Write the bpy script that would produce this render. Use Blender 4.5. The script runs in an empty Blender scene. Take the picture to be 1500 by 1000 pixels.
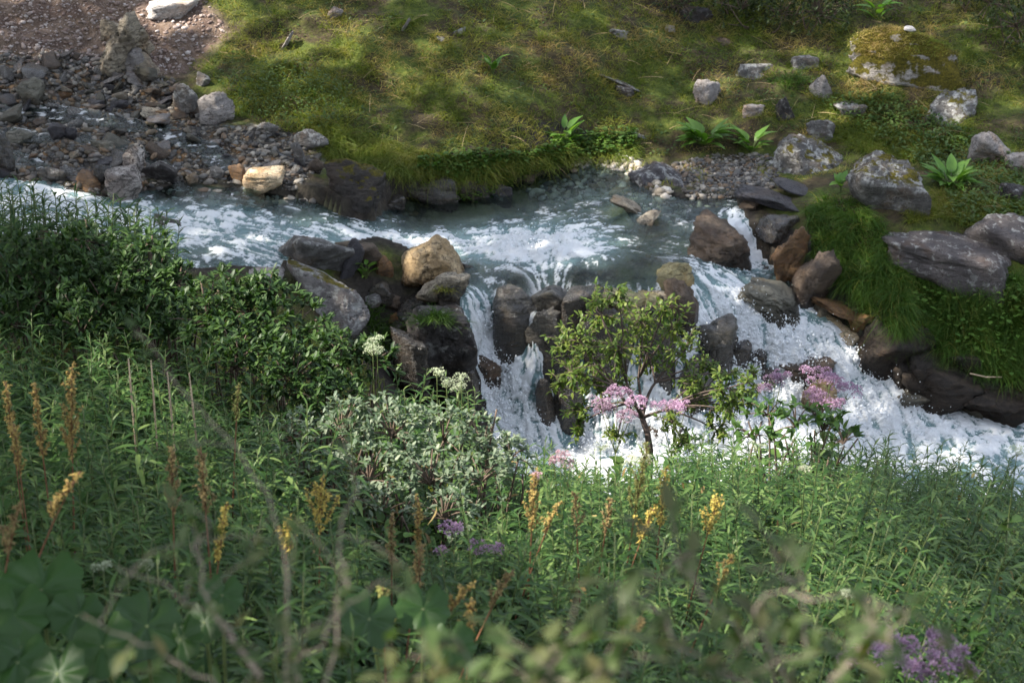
import bpy, bmesh, math, random
import numpy as np
from mathutils import Vector, Matrix
R = math.radians
rng = np.random.default_rng(7)
random.seed(7)
scene = bpy.context.scene
COL = scene.collection

# ------------------------------------------------------------------ camera
F_PX, PITCH, CAM = 2917.0, R(26.0), np.array([0.0, 0.0, 8.0])
FW = np.array([0, math.cos(PITCH), -math.sin(PITCH)])
UP = np.array([0, math.sin(PITCH), math.cos(PITCH)])
RT = np.array([1.0, 0, 0])

def ray(px, py):
    d = FW + RT * ((px - 750) / F_PX) + UP * ((500 - py) / F_PX)
    return d / np.linalg.norm(d)

def at_z(px, py, z):
    d = ray(px, py)
    return CAM + d * ((z - CAM[2]) / d[2])

def at_dist(px, py, dist):
    return CAM + ray(px, py) * dist

def project(P):
    q = np.asarray(P) - CAM
    w = q @ FW
    return 750 + F_PX * (q @ RT) / w, 500 - F_PX * (q @ UP) / w, w

def in_poly(px, py, poly):
    px = np.asarray(px); py = np.asarray(py)
    inside = np.zeros(px.shape, bool)
    n = len(poly)
    for i in range(n):
        x1, y1 = poly[i]; x2, y2 = poly[(i + 1) % n]
        c = ((y1 > py) != (y2 > py))
        with np.errstate(divide='ignore', invalid='ignore'):
            xi = (x2 - x1) * (py - y1) / (y2 - y1 + 1e-12) + x1
        inside ^= c & (px < xi)
    return inside

# ------------------------------------------------------------------ noise
def _h(i, j, k, s):
    n = (i * 374761393 + j * 668265263 + k * 2147483647 + s * 144665) & 0xFFFFFFFF
    n = ((n ^ (n >> 13)) * 1274126177) & 0xFFFFFFFF
    n = ((n ^ (n >> 16)) * 2246822519) & 0xFFFFFFFF
    return ((n ^ (n >> 15)) & 0xFFFFFF) / float(0xFFFFFF)

def vnoise(P, s=0):
    P = np.asarray(P, float)
    I = np.floor(P).astype(np.int64); f = P - I
    u = f * f * f * (f * (f * 6 - 15) + 10)
    i, j, k = I[:, 0], I[:, 1], I[:, 2]
    r = 0
    for a in (0, 1):
        wa = u[:, 0] if a else 1 - u[:, 0]
        for b in (0, 1):
            wb = u[:, 1] if b else 1 - u[:, 1]
            for c in (0, 1):
                wc = u[:, 2] if c else 1 - u[:, 2]
                r = r + wa * wb * wc * _h(i + a, j + b, k + c, s)
    return r * 2 - 1

def fbm(P, octs=4, s=0, gain=.5, lac=2.03):
    P = np.asarray(P, float); r = np.zeros(len(P)); a = 1.0
    for o in range(octs):
        r += a * vnoise(P, s + o * 17); P = P * lac + 3.7; a *= gain
    return r

def sstep(a, b, x):
    t = np.clip((x - a) / (b - a), 0, 1)
    return t * t * (3 - 2 * t)

# ------------------------------------------------------------------ mesh helpers
def new_mesh(name, V, faces, mats, midx=None, attrs=None, smooth=True):
    """faces: list of int arrays (m,3) or (m,4)"""
    me = bpy.data.meshes.new(name)
    V = np.ascontiguousarray(V, np.float32)
    me.vertices.add(len(V)); me.vertices.foreach_set('co', V.ravel())
    faces = [np.asarray(f, np.int32) for f in faces if len(f)]
    loops = np.concatenate([f.ravel() for f in faces])
    starts = []; o = 0
    for f in faces:
        m, k = f.shape
        starts.append(o + np.arange(m, dtype=np.int32) * k); o += m * k
    starts = np.concatenate(starts).astype(np.int32)
    me.loops.add(len(loops)); me.loops.foreach_set('vertex_index', loops)
    me.polygons.add(len(starts)); me.polygons.foreach_set('loop_start', starts)
    if smooth:
        me.polygons.foreach_set('use_smooth', np.ones(len(starts), bool))
    if midx is not None:
        me.polygons.foreach_set('material_index', np.asarray(midx, np.int32))
    for m in (mats if isinstance(mats, (list, tuple)) else [mats]):
        me.materials.append(m)
    me.update(calc_edges=True)
    for k, v in (attrs or {}).items():
        a = me.attributes.new(k, 'FLOAT', 'POINT')
        a.data.foreach_set('value', np.ascontiguousarray(v, np.float32))
    return me

def obj(name, me, parent=None, loc=None, rot=None, scl=None):
    o = bpy.data.objects.new(name, me); COL.objects.link(o)
    if parent is not None: o.parent = parent
    if loc is not None: o.location = [float(v) for v in loc]
    if rot is not None: o.rotation_euler = [float(v) for v in rot]
    if scl is not None: o.scale = [float(v) for v in scl]
    return o

def tag(o, label=None, cat=None, group=None, kind=None):
    if label: o['label'] = label
    if cat: o['category'] = cat
    if group: o['group'] = group
    if kind: o['kind'] = kind
    return o

def empty(name, loc, label, cat, group=None):
    o = bpy.data.objects.new(name, None); COL.objects.link(o)
    o.location = [float(v) for v in loc]; o.empty_display_size = .1
    return tag(o, label, cat, group)

def copy_tree(o, loc, rot=None, scl=None, label=None, group=None, meshes=None):
    c = o.copy(); COL.objects.link(c)
    c.location = [float(v) for v in loc]
    if rot is not None: c.rotation_euler = [float(v) for v in rot]
    if scl is not None: c.scale = (scl, scl, scl)
    if label: c['label'] = label
    if group: c['group'] = group
    for ch in o.children:
        d = ch.copy(); COL.objects.link(d); d.parent = c
    return c

def norm(v):
    v = np.asarray(v, float)
    return v / (np.linalg.norm(v, axis=-1, keepdims=True) + 1e-12)

def leaves(base, d, L, W, up=None, segs=4, droop=0.0, fold=.25, prof='lance', curl=None):
    """many leaves at once. base (n,3) d (n,3) axis, L (n,) W (n,) ; returns V, Q"""
    base = np.asarray(base, float); n = len(base)
    d = norm(d); L = np.broadcast_to(np.asarray(L, float), (n,)); W = np.broadcast_to(np.asarray(W, float), (n,))
    droop = np.broadcast_to(np.asarray(droop, float), (n,))
    if up is None:
        up = np.tile([0, 0, 1.0], (n, 1))
    side = np.cross(d, up)
    bad = np.linalg.norm(side, axis=1) < 1e-3
    side[bad] = [1, 0, 0]
    side = norm(side); nrm = np.cross(side, d)
    t = np.linspace(0, 1, segs + 1)
    if prof == 'lance': w = np.sin(np.pi * np.clip(t, .03, .985) ** .75) * 1.0
    elif prof == 'ellip': w = np.sqrt(np.clip(1 - (2 * np.clip(t, .04, .96) - 1) ** 2, 0, 1))
    elif prof == 'blade': w = (1 - t) ** .6 * .9 + .03
    elif prof == 'ovate': w = np.sin(np.pi * np.clip(t, .03, .98) ** .6) ** .8
    elif prof == 'round': w = np.clip(1 - np.abs(2 * np.clip(t, .06, .94) - 1) ** 2.6, 0, 1)
    V = np.zeros((n, segs + 1, 3, 3))
    ax = base[:, None, :] + d[:, None, :] * (t[None, :, None] * L[:, None, None])
    ax = ax + nrm[:, None, :] * ((-droop * L)[:, None, None] * (t ** 2)[None, :, None])
    hw = (W[:, None] * w[None, :] * .5)[:, :, None]
    V[:, :, 1] = ax
    lift = nrm[:, None, :] * (hw * fold)
    V[:, :, 0] = ax - side[:, None, :] * hw + lift
    V[:, :, 2] = ax + side[:, None, :] * hw + lift
    k = (segs + 1) * 3
    q = []
    for s in range(segs):
        for c in (0, 1):
            a = s * 3 + c
            q.append([a, a + 1, a + 4, a + 3])
    q = np.array(q)
    Q = (np.arange(n)[:, None, None] * k + q[None]).reshape(-1, 4)
    return V.reshape(-1, 3), Q

def blades(base, d, L, W, droop, segs=3):
    """thin grass blades, two verts wide"""
    base = np.asarray(base, float); n = len(base)
    d = norm(d); L = np.broadcast_to(np.asarray(L, float), (n,)); W = np.broadcast_to(np.asarray(W, float), (n,))
    droop = np.broadcast_to(np.asarray(droop, float), (n,))
    a = rng.uniform(0, 2 * np.pi, n)
    rnd = np.stack([np.cos(a), np.sin(a), np.zeros(n)], 1)
    side = norm(np.cross(d, rnd) + 1e-6)
    t = np.linspace(0, 1, segs + 1)
    w = (1 - t) ** .7 * .95 + .05
    hor = d * [1, 1, 0]
    ax = base[:, None] + d[:, None] * (t[None, :, None] * L[:, None, None])
    bend = norm(hor + rnd * .15) * .6 + np.array([0, 0, -1.0])
    ax = ax + bend[:, None] * ((droop * L)[:, None, None] * (t ** 2)[None, :, None])
    hw = (W[:, None] * w[None] * .5)[:, :, None]
    V = np.stack([ax - side[:, None] * hw, ax + side[:, None] * hw], 2)
    k = (segs + 1) * 2
    q = np.array([[s * 2, s * 2 + 1, s * 2 + 3, s * 2 + 2] for s in range(segs)])
    Q = (np.arange(n)[:, None, None] * k + q[None]).reshape(-1, 4)
    return V.reshape(-1, 3), Q

def tube(pts, rad, sides=6):
    pts = np.asarray(pts, float); n = len(pts)
    rad = np.broadcast_to(np.asarray(rad, float), (n,))
    T = norm(np.gradient(pts, axis=0))
    ref = np.array([1.0, 0, 0]) if abs(T[0][0]) < .8 else np.array([0, 1.0, 0])
    V = []
    for i in range(n):
        a = norm(np.cross(T[i], ref)); b = np.cross(T[i], a)
        th = np.arange(sides) / sides * 2 * np.pi
        V.append(pts[i] + rad[i] * (np.cos(th)[:, None] * a + np.sin(th)[:, None] * b))
    V = np.concatenate(V)
    Q = []
    for i in range(n - 1):
        for s in range(sides):
            s2 = (s + 1) % sides
            Q.append([i * sides + s, i * sides + s2, (i + 1) * sides + s2, (i + 1) * sides + s])
    Vc = np.concatenate([V, pts[-1:]])
    T3 = [[(n - 1) * sides + s, (n - 1) * sides + (s + 1) % sides, len(V)] for s in range(sides)]
    return Vc, np.array(Q), np.array(T3)

class Acc:
    """collects geometry, with a material slot per piece, into one mesh"""
    def __init__(s): s.V = []; s.Q = []; s.T = []; s.n = 0; s.mq = []; s.mt = []
    def add(s, V, Q=None, T=None, m=0):
        if Q is not None and len(Q): s.Q.append(np.asarray(Q) + s.n); s.mq.append(np.full(len(Q), m))
        if T is not None and len(T): s.T.append(np.asarray(T) + s.n); s.mt.append(np.full(len(T), m))
        s.V.append(V); s.n += len(V)
        return s
    def tube(s, pts, rad, sides=6, m=0):
        V, Q, T = tube(pts, rad, sides); return s.add(V, Q, T, m)
    def mesh(s, name, mats):
        V = np.concatenate(s.V); f = []; mi = []
        if s.Q: f.append(np.concatenate(s.Q)); mi += s.mq
        if s.T: f.append(np.concatenate(s.T)); mi += s.mt
        return new_mesh(name, V, f, mats, np.concatenate(mi))
    def arrays(s):
        return np.concatenate(s.V), (np.concatenate(s.Q) if s.Q else np.zeros((0, 4), int)), (np.concatenate(s.T) if s.T else np.zeros((0, 3), int))

def bez(p0, p1, p2, n=8):
    t = np.linspace(0, 1, n)[:, None]
    return (1 - t) ** 2 * np.asarray(p0) + 2 * t * (1 - t) * np.asarray(p1) + t ** 2 * np.asarray(p2)

def rand_dir(n):
    v = rng.normal(size=(n, 3)); return norm(v)

# ------------------------------------------------------------------ materials
class Mat:
    def __init__(s, name):
        s.m = bpy.data.materials.new(name); s.m.use_nodes = True
        s.t = s.m.node_tree; s.t.nodes.clear()
        s.out = s.t.nodes.new('ShaderNodeOutputMaterial')
    def n(s, typ, props=None, **inp):
        nd = s.t.nodes.new(typ)
        for k, v in (props or {}).items(): setattr(nd, k, v)
        for k, v in inp.items():
            key = int(k[1:]) if k[0] == 'i' and k[1:].isdigit() else k.replace('_', ' ')
            s.set(nd.inputs[key], v)
        return nd
    def set(s, sock, v):
        if isinstance(v, bpy.types.NodeSocket): s.t.links.new(v, sock)
        elif isinstance(v, bpy.types.Node): s.t.links.new(v.outputs[0], sock)
        elif isinstance(v, (tuple, list)) and len(v) == 3 and sock.type == 'RGBA': sock.default_value = (*v, 1)
        else: sock.default_value = v
    def math(s, op, a, b=None, clamp=False):
        nd = s.t.nodes.new('ShaderNodeMath'); nd.operation = op; nd.use_clamp = clamp
        s.set(nd.inputs[0], a)
        if b is not None: s.set(nd.inputs[1], b)
        return nd.outputs[0]
    def mix(s, f, a, b, mode='MIX'):
        nd = s.t.nodes.new('ShaderNodeMix'); nd.data_type = 'RGBA'; nd.blend_type = mode
        s.set(nd.inputs[0], f); s.set(nd.inputs[6], a); s.set(nd.inputs[7], b)
        return nd.outputs[2]
    def ramp(s, f, stops):
        nd = s.t.nodes.new('ShaderNodeValToRGB'); e = nd.color_ramp.elements
        while len(e) > 1: e.remove(e[-1])
        e[0].position = stops[0][0]; e[0].color = (*stops[0][1], 1)
        for p, c in stops[1:]:
            x = e.new(p); x.color = (*c, 1)
        s.set(nd.inputs[0], f)
        return nd.outputs[0]
    def rng(s, v, a, b, c=0.0, d=1.0):
        nd = s.t.nodes.new('ShaderNodeMapRange'); nd.interpolation_type = 'SMOOTHSTEP'
        s.set(nd.inputs[0], v); nd.inputs[1].default_value = a; nd.inputs[2].default_value = b
        nd.inputs[3].default_value = c; nd.inputs[4].default_value = d
        return nd.outputs[0]
    def noise(s, vec, scale, detail=5, rough=.55, dist=0.0):
        nd = s.n('ShaderNodeTexNoise', Scale=scale, Detail=detail, Roughness=rough, Distortion=dist)
        if vec is not None: s.set(nd.inputs['Vector'], vec)
        return nd.outputs[0]
    def attr(s, name):
        return s.n('ShaderNodeAttribute', dict(attribute_name=name)).outputs['Fac']
    def end(s, sh):
        s.set(s.out.inputs[0], sh); return s.m

def leaf_mat(name, cols, trans=.3, rough=.45, spec=.35, tcol=None, patch=0.0):
    """leaf: colour varies per leaf, part of the light passes through"""
    m = Mat(name)
    g = m.n('ShaderNodeNewGeometry')
    rnd = g.outputs['Random Per Island']
    oi = m.n('ShaderNodeObjectInfo').outputs['Random']
    stops = [(i / max(1, len(cols) - 1), c) for i, c in enumerate(cols)]
    f = rnd
    if patch:
        pn = m.noise(g.outputs['Position'], 1.3, 4, .6)
        f = m.math('ADD', m.math('MULTIPLY', rnd, 1 - patch), m.math('MULTIPLY', m.rng(pn, .32, .68), patch))
    c = m.ramp(f, stops)
    hs = m.n('ShaderNodeHueSaturation', Hue=.5, Saturation=1.0, Value=m.rng(oi, 0, 1, .85, 1.15), Color=c)
    c = hs.outputs[0]
    p = m.n('ShaderNodeBsdfPrincipled', Base_Color=c, Roughness=rough)
    p.inputs['Specular IOR Level'].default_value = spec
    t2 = m.mix(1.0, c, tcol or (1.25, 1.35, .55), 'MULTIPLY')
    tr = m.n('ShaderNodeBsdfTranslucent', Color=t2)
    mx = m.n('ShaderNodeMixShader', i0=trans, i1=p.outputs[0], i2=tr.outputs[0])
    return m.end(mx.outputs[0])

def plain(name, col, rough=.7, var=.25, scale=20):
    m = Mat(name)
    tc = m.n('ShaderNodeTexCoord').outputs['Object']
    nz = m.noise(tc, scale, 5, .6)
    c = m.mix(m.rng(nz, .3, .7), tuple(x * (1 - var) for x in col), tuple(min(1, x * (1 + var)) for x in col))
    p = m.n('ShaderNodeBsdfPrincipled', Base_Color=c, Roughness=rough)
    return m.end(p.outputs[0])

def rock_mat(name, c1, c2, c3, lichen=0.0, moss=0.0, rough=.85, strata=.3, dark=0.0, lcol=(.42, .42, .4), vein=0.0, wetline=None):
    m = Mat(name)
    tc = m.n('ShaderNodeTexCoord').outputs['Object']
    rnd = m.n('ShaderNodeObjectInfo').outputs['Random']
    off = m.n('ShaderNodeCombineXYZ', X=m.math('MULTIPLY', rnd, 13.1), Y=m.math('MULTIPLY', rnd, 7.7), Z=m.math('MULTIPLY', rnd, 19.3))
    v = m.n('ShaderNodeVectorMath', dict(operation='ADD'), i0=tc, i1=off.outputs[0]).outputs[0]
    n1 = m.noise(v, 4.5, 9, .62, .4)
    n2 = m.noise(v, 26, 7, .7)
    mp = m.n('ShaderNodeMapping', Vector=v, Rotation=(.35, .25, .2), Scale=(1.5, 2.0, 13))
    ns = m.noise(mp.outputs[0], 3.0, 7, .65, .8)
    c = m.mix(m.rng(n1, .3, .7), c1, c2)
    c = m.mix(m.math('MULTIPLY', m.rng(ns, .48, .7), strata), c, c3)
    c = m.mix(.55, c, m.ramp(n2, [(.25, (.35, .35, .35)), (.5, (1, 1, 1)), (.8, (1.5, 1.5, 1.5))]), 'MULTIPLY')
    if vein:
        nv = m.noise(v, 5, 6, .6, 1.5)
        vv = m.rng(m.math('ABSOLUTE', m.math('SUBTRACT', nv, .5)), .0, .035, 1.0, 0.0)
        c = m.mix(m.math('MULTIPLY', vv, vein), c, (.06, .05, .045))
    g = m.n('ShaderNodeNewGeometry')
    nz = m.n('ShaderNodeSeparateXYZ', Vector=g.outputs['Normal']).outputs[2]
    stn = m.rng(m.noise(v, 2.6, 6, .6, .5), .5, .68)
    c = m.mix(m.math('MULTIPLY', stn, .6), c, m.mix(1.0, c, (1.15, .8, .5), 'MULTIPLY'))
    ve = m.n('ShaderNodeTexVoronoi', dict(feature='DISTANCE_TO_EDGE'), Vector=m.n('ShaderNodeVectorMath', dict(operation='ADD'), i0=mp.outputs[0], i1=m.n('ShaderNodeTexNoise', Vector=v, Scale=7.0, Detail=4.0).outputs['Color']).outputs[0], Scale=2.3)
    crack = m.math('MULTIPLY', m.rng(ve.outputs['Distance'], .0, .035, 1.0, 0.0), m.rng(n1, .4, .55))
    c = m.mix(m.math('MULTIPLY', crack, .75), c, (.018, .014, .011))
    if lichen:
        nl = m.noise(v, 11, 8, .68, .3)
        a = m.math('MULTIPLY', m.rng(nl, .56 - .13 * lichen, .64 - .1 * lichen), m.rng(nz, -.3, .5, .25, 1.0))
        c = m.mix(m.math('MULTIPLY', a, min(1, .55 + lichen * .4)), c, lcol)
        nl2 = m.noise(v, 38, 4, .6)
        c = m.mix(m.math('MULTIPLY', m.rng(nl2, .64, .72), .5 * lichen), c, (.5, .5, .47))
    rgh = m.rng(n2, .2, .8, max(.05, rough - .12), min(1, rough + .12))
    if wetline is not None:
        z = m.n('ShaderNodeSeparateXYZ', Vector=tc).outputs[2]
        zz = m.math('ADD', z, m.math('MULTIPLY', n1, .1))
        w = m.rng(zz, wetline + .02, wetline + .07, 1.0, 0.0)
        c = m.mix(m.math('MULTIPLY', w, .75), c, m.mix(1.0, c, (.25, .22, .2), 'MULTIPLY'))
        rgh = m.math('MULTIPLY', rgh, m.rng(w, 0, 1, 1.0, .35))
    if moss:
        nm = m.noise(v, 6, 7, .65)
        a = m.rng(m.math('ADD', m.math('MULTIPLY', nz, .45), nm), .95 - .3 * moss, 1.05 - .3 * moss)
        nm2 = m.noise(v, 45, 5, .7)
        mc = m.ramp(nm2, [(.3, (.025, .025, .004)), (.55, (.1, .085, .008)), (.75, (.19, .15, .015))])
        c = m.mix(a, c, mc); rgh = m.mix(a, rgh, (.95, .95, .95))
    b = m.math('ADD', m.math('ADD', m.math('MULTIPLY', n2, .9), m.math('MULTIPLY', ns, .5)), m.math('MULTIPLY', m.noise(v, 90, 4, .7), .4))
    b = m.math('SUBTRACT', b, m.math('MULTIPLY', crack, .6))
    bp = m.n('ShaderNodeBump', Strength=.9, Distance=.04, Height=b)
    p = m.n('ShaderNodeBsdfPrincipled', Base_Color=c, Roughness=rgh, Normal=bp.outputs[0])
    p.inputs['Specular IOR Level'].default_value = .5 if rough < .6 else .3
    if rough < .45:      # a film of water
        p.inputs['Coat Weight'].default_value = .7; p.inputs['Coat Roughness'].default_value = .12
        m.set(p.inputs['Coat Normal'], m.n('ShaderNodeBump', Strength=.5, Distance=.02, Height=n2).outputs[0])
    return m.end(p.outputs[0])
SUN_EL = R(47); SUN_AZ = R(-98)   # from the slope's upstream side
SUN_DIR = np.array([math.sin(SUN_AZ) * math.cos(SUN_EL), math.cos(SUN_AZ) * math.cos(SUN_EL), math.sin(SUN_EL)])
EXPOSURE = 1.85
# ------------------------------------------------------------------ terrain
def row_z(py, y):
    return 8 - y * math.tan(PITCH + math.atan((py - 500) / F_PX))
GP = [(px, py, row_z(py, y)) for px, py, y in [  # (px, py, metres away): what the photo shows of the far bank
 (0,0,22.6),(150,0,22.6),(300,0,22.6),(500,0,22.6),(700,0,22.8),(850,0,23.2),(1000,0,23.8),(1250,0,23.8),(1500,0,23.6),
 (0,60,21.9),(120,60,21.9),(220,60,21.9),(400,60,21.9),(600,55,22.0),(750,55,22.2),(900,55,22.7),(1100,60,23.0),(1450,60,22.8),
 (0,95,21.35),(100,100,21.35),(180,105,21.4),(260,105,21.4),(330,100,21.4),(500,100,21.4),(700,100,21.5),(850,100,21.9),(1000,100,22.4),(1200,110,22.2),(1450,110,22.0),
 (0,150,20.75),(120,140,20.9),(220,150,20.8),(300,165,20.6),(360,150,20.9),(450,150,20.9),(600,150,20.9),(750,160,21.0),(900,160,21.7),(1150,160,21.7),(1400,170,21.4),
 (0,190,20.1),(100,200,20.0),(200,210,19.9),(300,210,20.0),(400,205,20.1),(450,198,20.2),(520,190,20.4),(620,205,20.3),(740,205,20.45),(830,208,20.9),(900,208,21.15),(1000,210,21.15),(1060,230,20.9),(1150,220,21.1),(1250,220,20.9),(1450,230,20.6),
 (480,232,19.95),(560,254,19.78),(640,260,19.85),(700,268,20.0),(760,252,20.3),(850,234,20.95),(930,234,20.95),
 (0,245,19.35),(100,250,19.4),(200,260,19.3),(300,258,19.4),(400,260,19.4),(450,250,19.6),
 (1050,260,20.3),(1120,265,20.2),(1000,240,20.7),(1250,275,19.8),(1370,280,19.7),(1480,300,19.3)]] + [
 (1150,320,.05),(1190,305,.14),(1230,300,.2),(1290,345,.12),(1320,400,-.08),(1450,410,-.25),(1550,420,-.3),(1190,360,-.1),(1240,420,-.4),(1290,460,-.58),(1350,490,-.75),(1420,530,-.9),(1500,545,-1.0),(1600,560,-1.05),
 (590,500,-.5),(640,560,-.85),(690,600,-1.1),(470,440,.1),(560,400,.06),(640,420,-.02),
]
GW = [(.5,0,6.3),(3,0,6.3),(6,0,6.2),(.5,3,4.6),(3,3,4.6),(6,3,4.5),(.5,5.5,3.3),(3,5.5,3.25),(6,5.5,3.1),(.3,8.2,2.3),(2,8.2,2.25),(4,8.2,2.1),(7,8.2,1.8),
 (.3,9.6,1.8),(2,9.6,1.72),(4,9.6,1.55),(7,9.6,1.3),(.3,11,1.2),(2,11,1.05),(4,11,.85),(7,11,.6),(1,12.3,.6),(3,12.3,.35),(5,12.3,.1),(1,13.5,-.3),(3,13.5,-.5),(5,13.5,-.6),(1,14.5,-1.2),(3,14.5,-1.25),(6,14.5,-1.3),
 (.5,15.4,-1.62),(2.5,15.4,-1.66),(5,15.4,-1.7),
 (-2,0,6.4),(-5,0,6.4),(-2,3,4.6),(-5,3,4.6),(-1.5,5.5,3.32),(-4,5.5,3.35),(-1.2,8.2,2.5),(-3,8.2,2.6),(-6,8.2,2.7),(-2.2,10.8,1.9),(-4,10.8,2.0),(-7,10.8,2.1),(-2.4,12.3,1.6),(-4.2,12.3,1.7),(-2.6,13.5,1.3),(-4.5,13.5,1.45),(-2.6,15,.75),(-4.8,15,1.0),(-3,16.4,.5),(-5,16.4,.72),(-6.5,17.2,.7),
 (-1.3,11,1.35),(-1.3,13,.8),(-1.4,15,.1),(-1.5,16.3,-.1),(-.5,12.3,.75),(-.4,14,-.4),(-.2,15,-1.2),
 (-12,30,5.0),(12,30,3.8),(0,30,4.3),(-30,60,24),(30,60,20),(0,60,22),(-12,20,1.5),(-12,23,2.3),(-8,22,1.6),(8,22,.6),(12,20,-.1),(12,23,1.2),(-9,17.5,1.2),(-12,15,1.9),(12,16.5,-1.8),(12,12,.2),(-12,8,2.9),(12,8,1.6),(-12,2,5.2),(12,2,5),(0,-10,8.5),(30,-10,9),(-30,-10,11),(-30,18,5),(30,17,-3),(-60,0,16),(60,0,10),(-80,80,34),(80,80,26),(0,90,34),(0,-60,18)]

class RBF:
    def __init__(s, P, v, c=.08, lam=1e-6):
        s.P = np.asarray(P, float); s.c = c
        v = np.asarray(v, float); n = len(v); k = s.P.shape[1]
        A = np.zeros((n + k + 1, n + k + 1))
        A[:n, :n] = s.k(s.P, s.P); A[:n, n] = 1; A[:n, n + 1:] = s.P; A[n, :n] = 1; A[n + 1:, :n] = s.P.T
        A[:n, :n] += np.eye(n) * lam
        s.w = np.linalg.solve(A, np.concatenate([v, np.zeros(k + 1)]))
    def k(s, A, B):
        return -np.sqrt(((A[:, None] - B[None]) ** 2).sum(-1) + s.c ** 2)
    def __call__(s, X):
        X = np.asarray(X, float); out = np.empty(len(X)); n = len(s.P)
        for i in range(0, len(X), 20000):
            x = X[i:i + 20000]
            out[i:i + 20000] = s.k(x, s.P) @ s.w[:n] + s.w[n] + x @ s.w[n + 1:]
        return out

gpts = np.array([at_z(*g) for g in GP] + [np.array(g, float) for g in GW])
ground_rbf = RBF(gpts[:, :2], gpts[:, 2], .2, .06)

# water surface heights
WP = [(-80,262,.64),(0,275,.57),(0,330,.53),(100,300,.52),(165,300,.47),(230,300,.45),(230,360,.42),(320,290,.42),(330,340,.38),(340,380,.36),(430,300,.32),(430,335,.29),(430,365,.27),
 (500,330,.2),(500,360,.17),(545,335,.09),(560,355,.05),(590,350,.01),(600,300,0),(640,340,0),(640,385,0),(700,400,0),(700,300,0),(760,280,0),(760,350,0),(760,412,0),(850,260,.01),(850,320,0),(850,410,0),(920,255,.02),(930,340,0),(930,412,0),(970,370,0),(985,400,0),
 (1000,295,.06),(1060,300,.07),(1085,310,.05),(1090,340,-.08),(1092,375,-.3),(1110,400,-.35),(1150,420,-.42),(1190,450,-.55),
 (1010,398,-.02),(1040,420,-.16),(1090,455,-.42),(1140,490,-.62),(1190,520,-.82),(1220,480,-.66),(1250,500,-.8),(1250,555,-1.02),(1270,530,-.95),(1310,560,-1.1),(1340,590,-1.2),(1400,600,-1.3),(1400,640,-1.36),(1500,620,-1.42),(1520,660,-1.45),(1600,640,-1.48),
 (690,440,-.04),(705,480,-.34),(715,520,-.62),(725,560,-.84),(740,600,-1.08),(770,650,-1.35),(790,460,-.2),(800,500,-.55),(810,560,-.9),(820,620,-1.25),
 (850,428,-.01),(850,470,-.34),(850,550,-.82),(850,640,-1.36),(930,424,0),(930,460,-.3),(930,560,-.86),(930,650,-1.42),(1000,430,-.1),(1010,480,-.4),(1020,560,-.9),(1040,640,-1.38),
 (1080,500,-.66),(1100,560,-1.0),(1150,600,-1.2),(1200,640,-1.36),(1300,640,-1.38),(1300,700,-1.5),(1100,680,-1.46),(1000,690,-1.5),(900,690,-1.5),(800,690,-1.5),(1500,720,-1.52),(1650,700,-1.55)]
wpts = np.array([at_z(*w) for w in WP])
water_rbf = RBF(wpts[:, :2], wpts[:, 2], .04)

SHORE = [(-80,255,.64),(0,265,.57),(60,275,.52),(120,287,.5),(165,294,.47),(215,285,.45),(270,274,.44),(340,279,.4),(430,286,.33),(470,294,.28),(500,317,.18),(545,325,.08),(560,316,.02),(580,298,0),(610,290,0),(700,286,0),(760,268,0),(830,250,.01),(870,243,.02),(920,250,.03),(960,285,.04),(1000,292,.06),(1075,290,.07),(1095,322,.02),(1108,355,-.2),(1140,395,-.36),(1190,440,-.52),(1222,474,-.66),(1255,498,-.8),(1275,528,-.95),(1315,558,-1.1),(1345,588,-1.2),(1400,598,-1.3),(1450,608,-1.36),(1520,618,-1.42),(1700,640,-1.5),
 (1700,740,-1.55),(1450,735,-1.5),(1250,735,-1.5),(1000,735,-1.5),(800,730,-1.5),(735,700,-1.48),(718,640,-1.3),(702,570,-.88),(690,510,-.5),(680,450,-.06),(680,412,0),(645,398,0),(600,375,.02),(560,366,.06),(500,364,.15),(440,368,.25),(400,392,.3),(300,398,.38),(220,385,.45),(100,350,.5),(-80,345,.6)]
spoly = np.array([at_z(*w)[:2] for w in SHORE])

def poly_sd(X, poly):
    """signed distance, negative inside"""
    d = np.full(len(X), 1e9)
    n = len(poly)
    for i in range(n):
        a = poly[i]; b = poly[(i + 1) % n]; ab = b - a
        t = np.clip(((X - a) @ ab) / (ab @ ab + 1e-12), 0, 1)
        q = X - a - t[:, None] * ab
        d = np.minimum(d, (q ** 2).sum(1))
    d = np.sqrt(d)
    ins = in_poly(X[:, 0], X[:, 1], [tuple(p) for p in poly])
    return np.where(ins, -d, d)

def axis(segs):
    out = [segs[0][0]]
    for a, b, st in segs:
        n = max(1, int(round((b - a) / st)))
        out += list(a + (b - a) * (np.arange(1, n + 1) / n))
    return np.array(out)

gx = axis([(-90,-30,6),(-30,-12,1.5),(-12,-6.8,.2),(-6.8,6.8,.05),(6.8,12,.2),(12,30,1.5),(30,90,6)])
gy = axis([(-70,-10,6),(-10,2,.8),(2,14,.1),(14,16.4,.05),(16.4,18.4,.025),(18.4,24,.045),(24,32,.15),(32,50,1),(50,100,5)])
GXm, GYm = np.meshgrid(gx, gy)
XY = np.stack([GXm.ravel(), GYm.ravel()], 1)
zg = ground_rbf(XY)
PX, PY, PW = project(np.c_[XY, zg])

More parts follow.
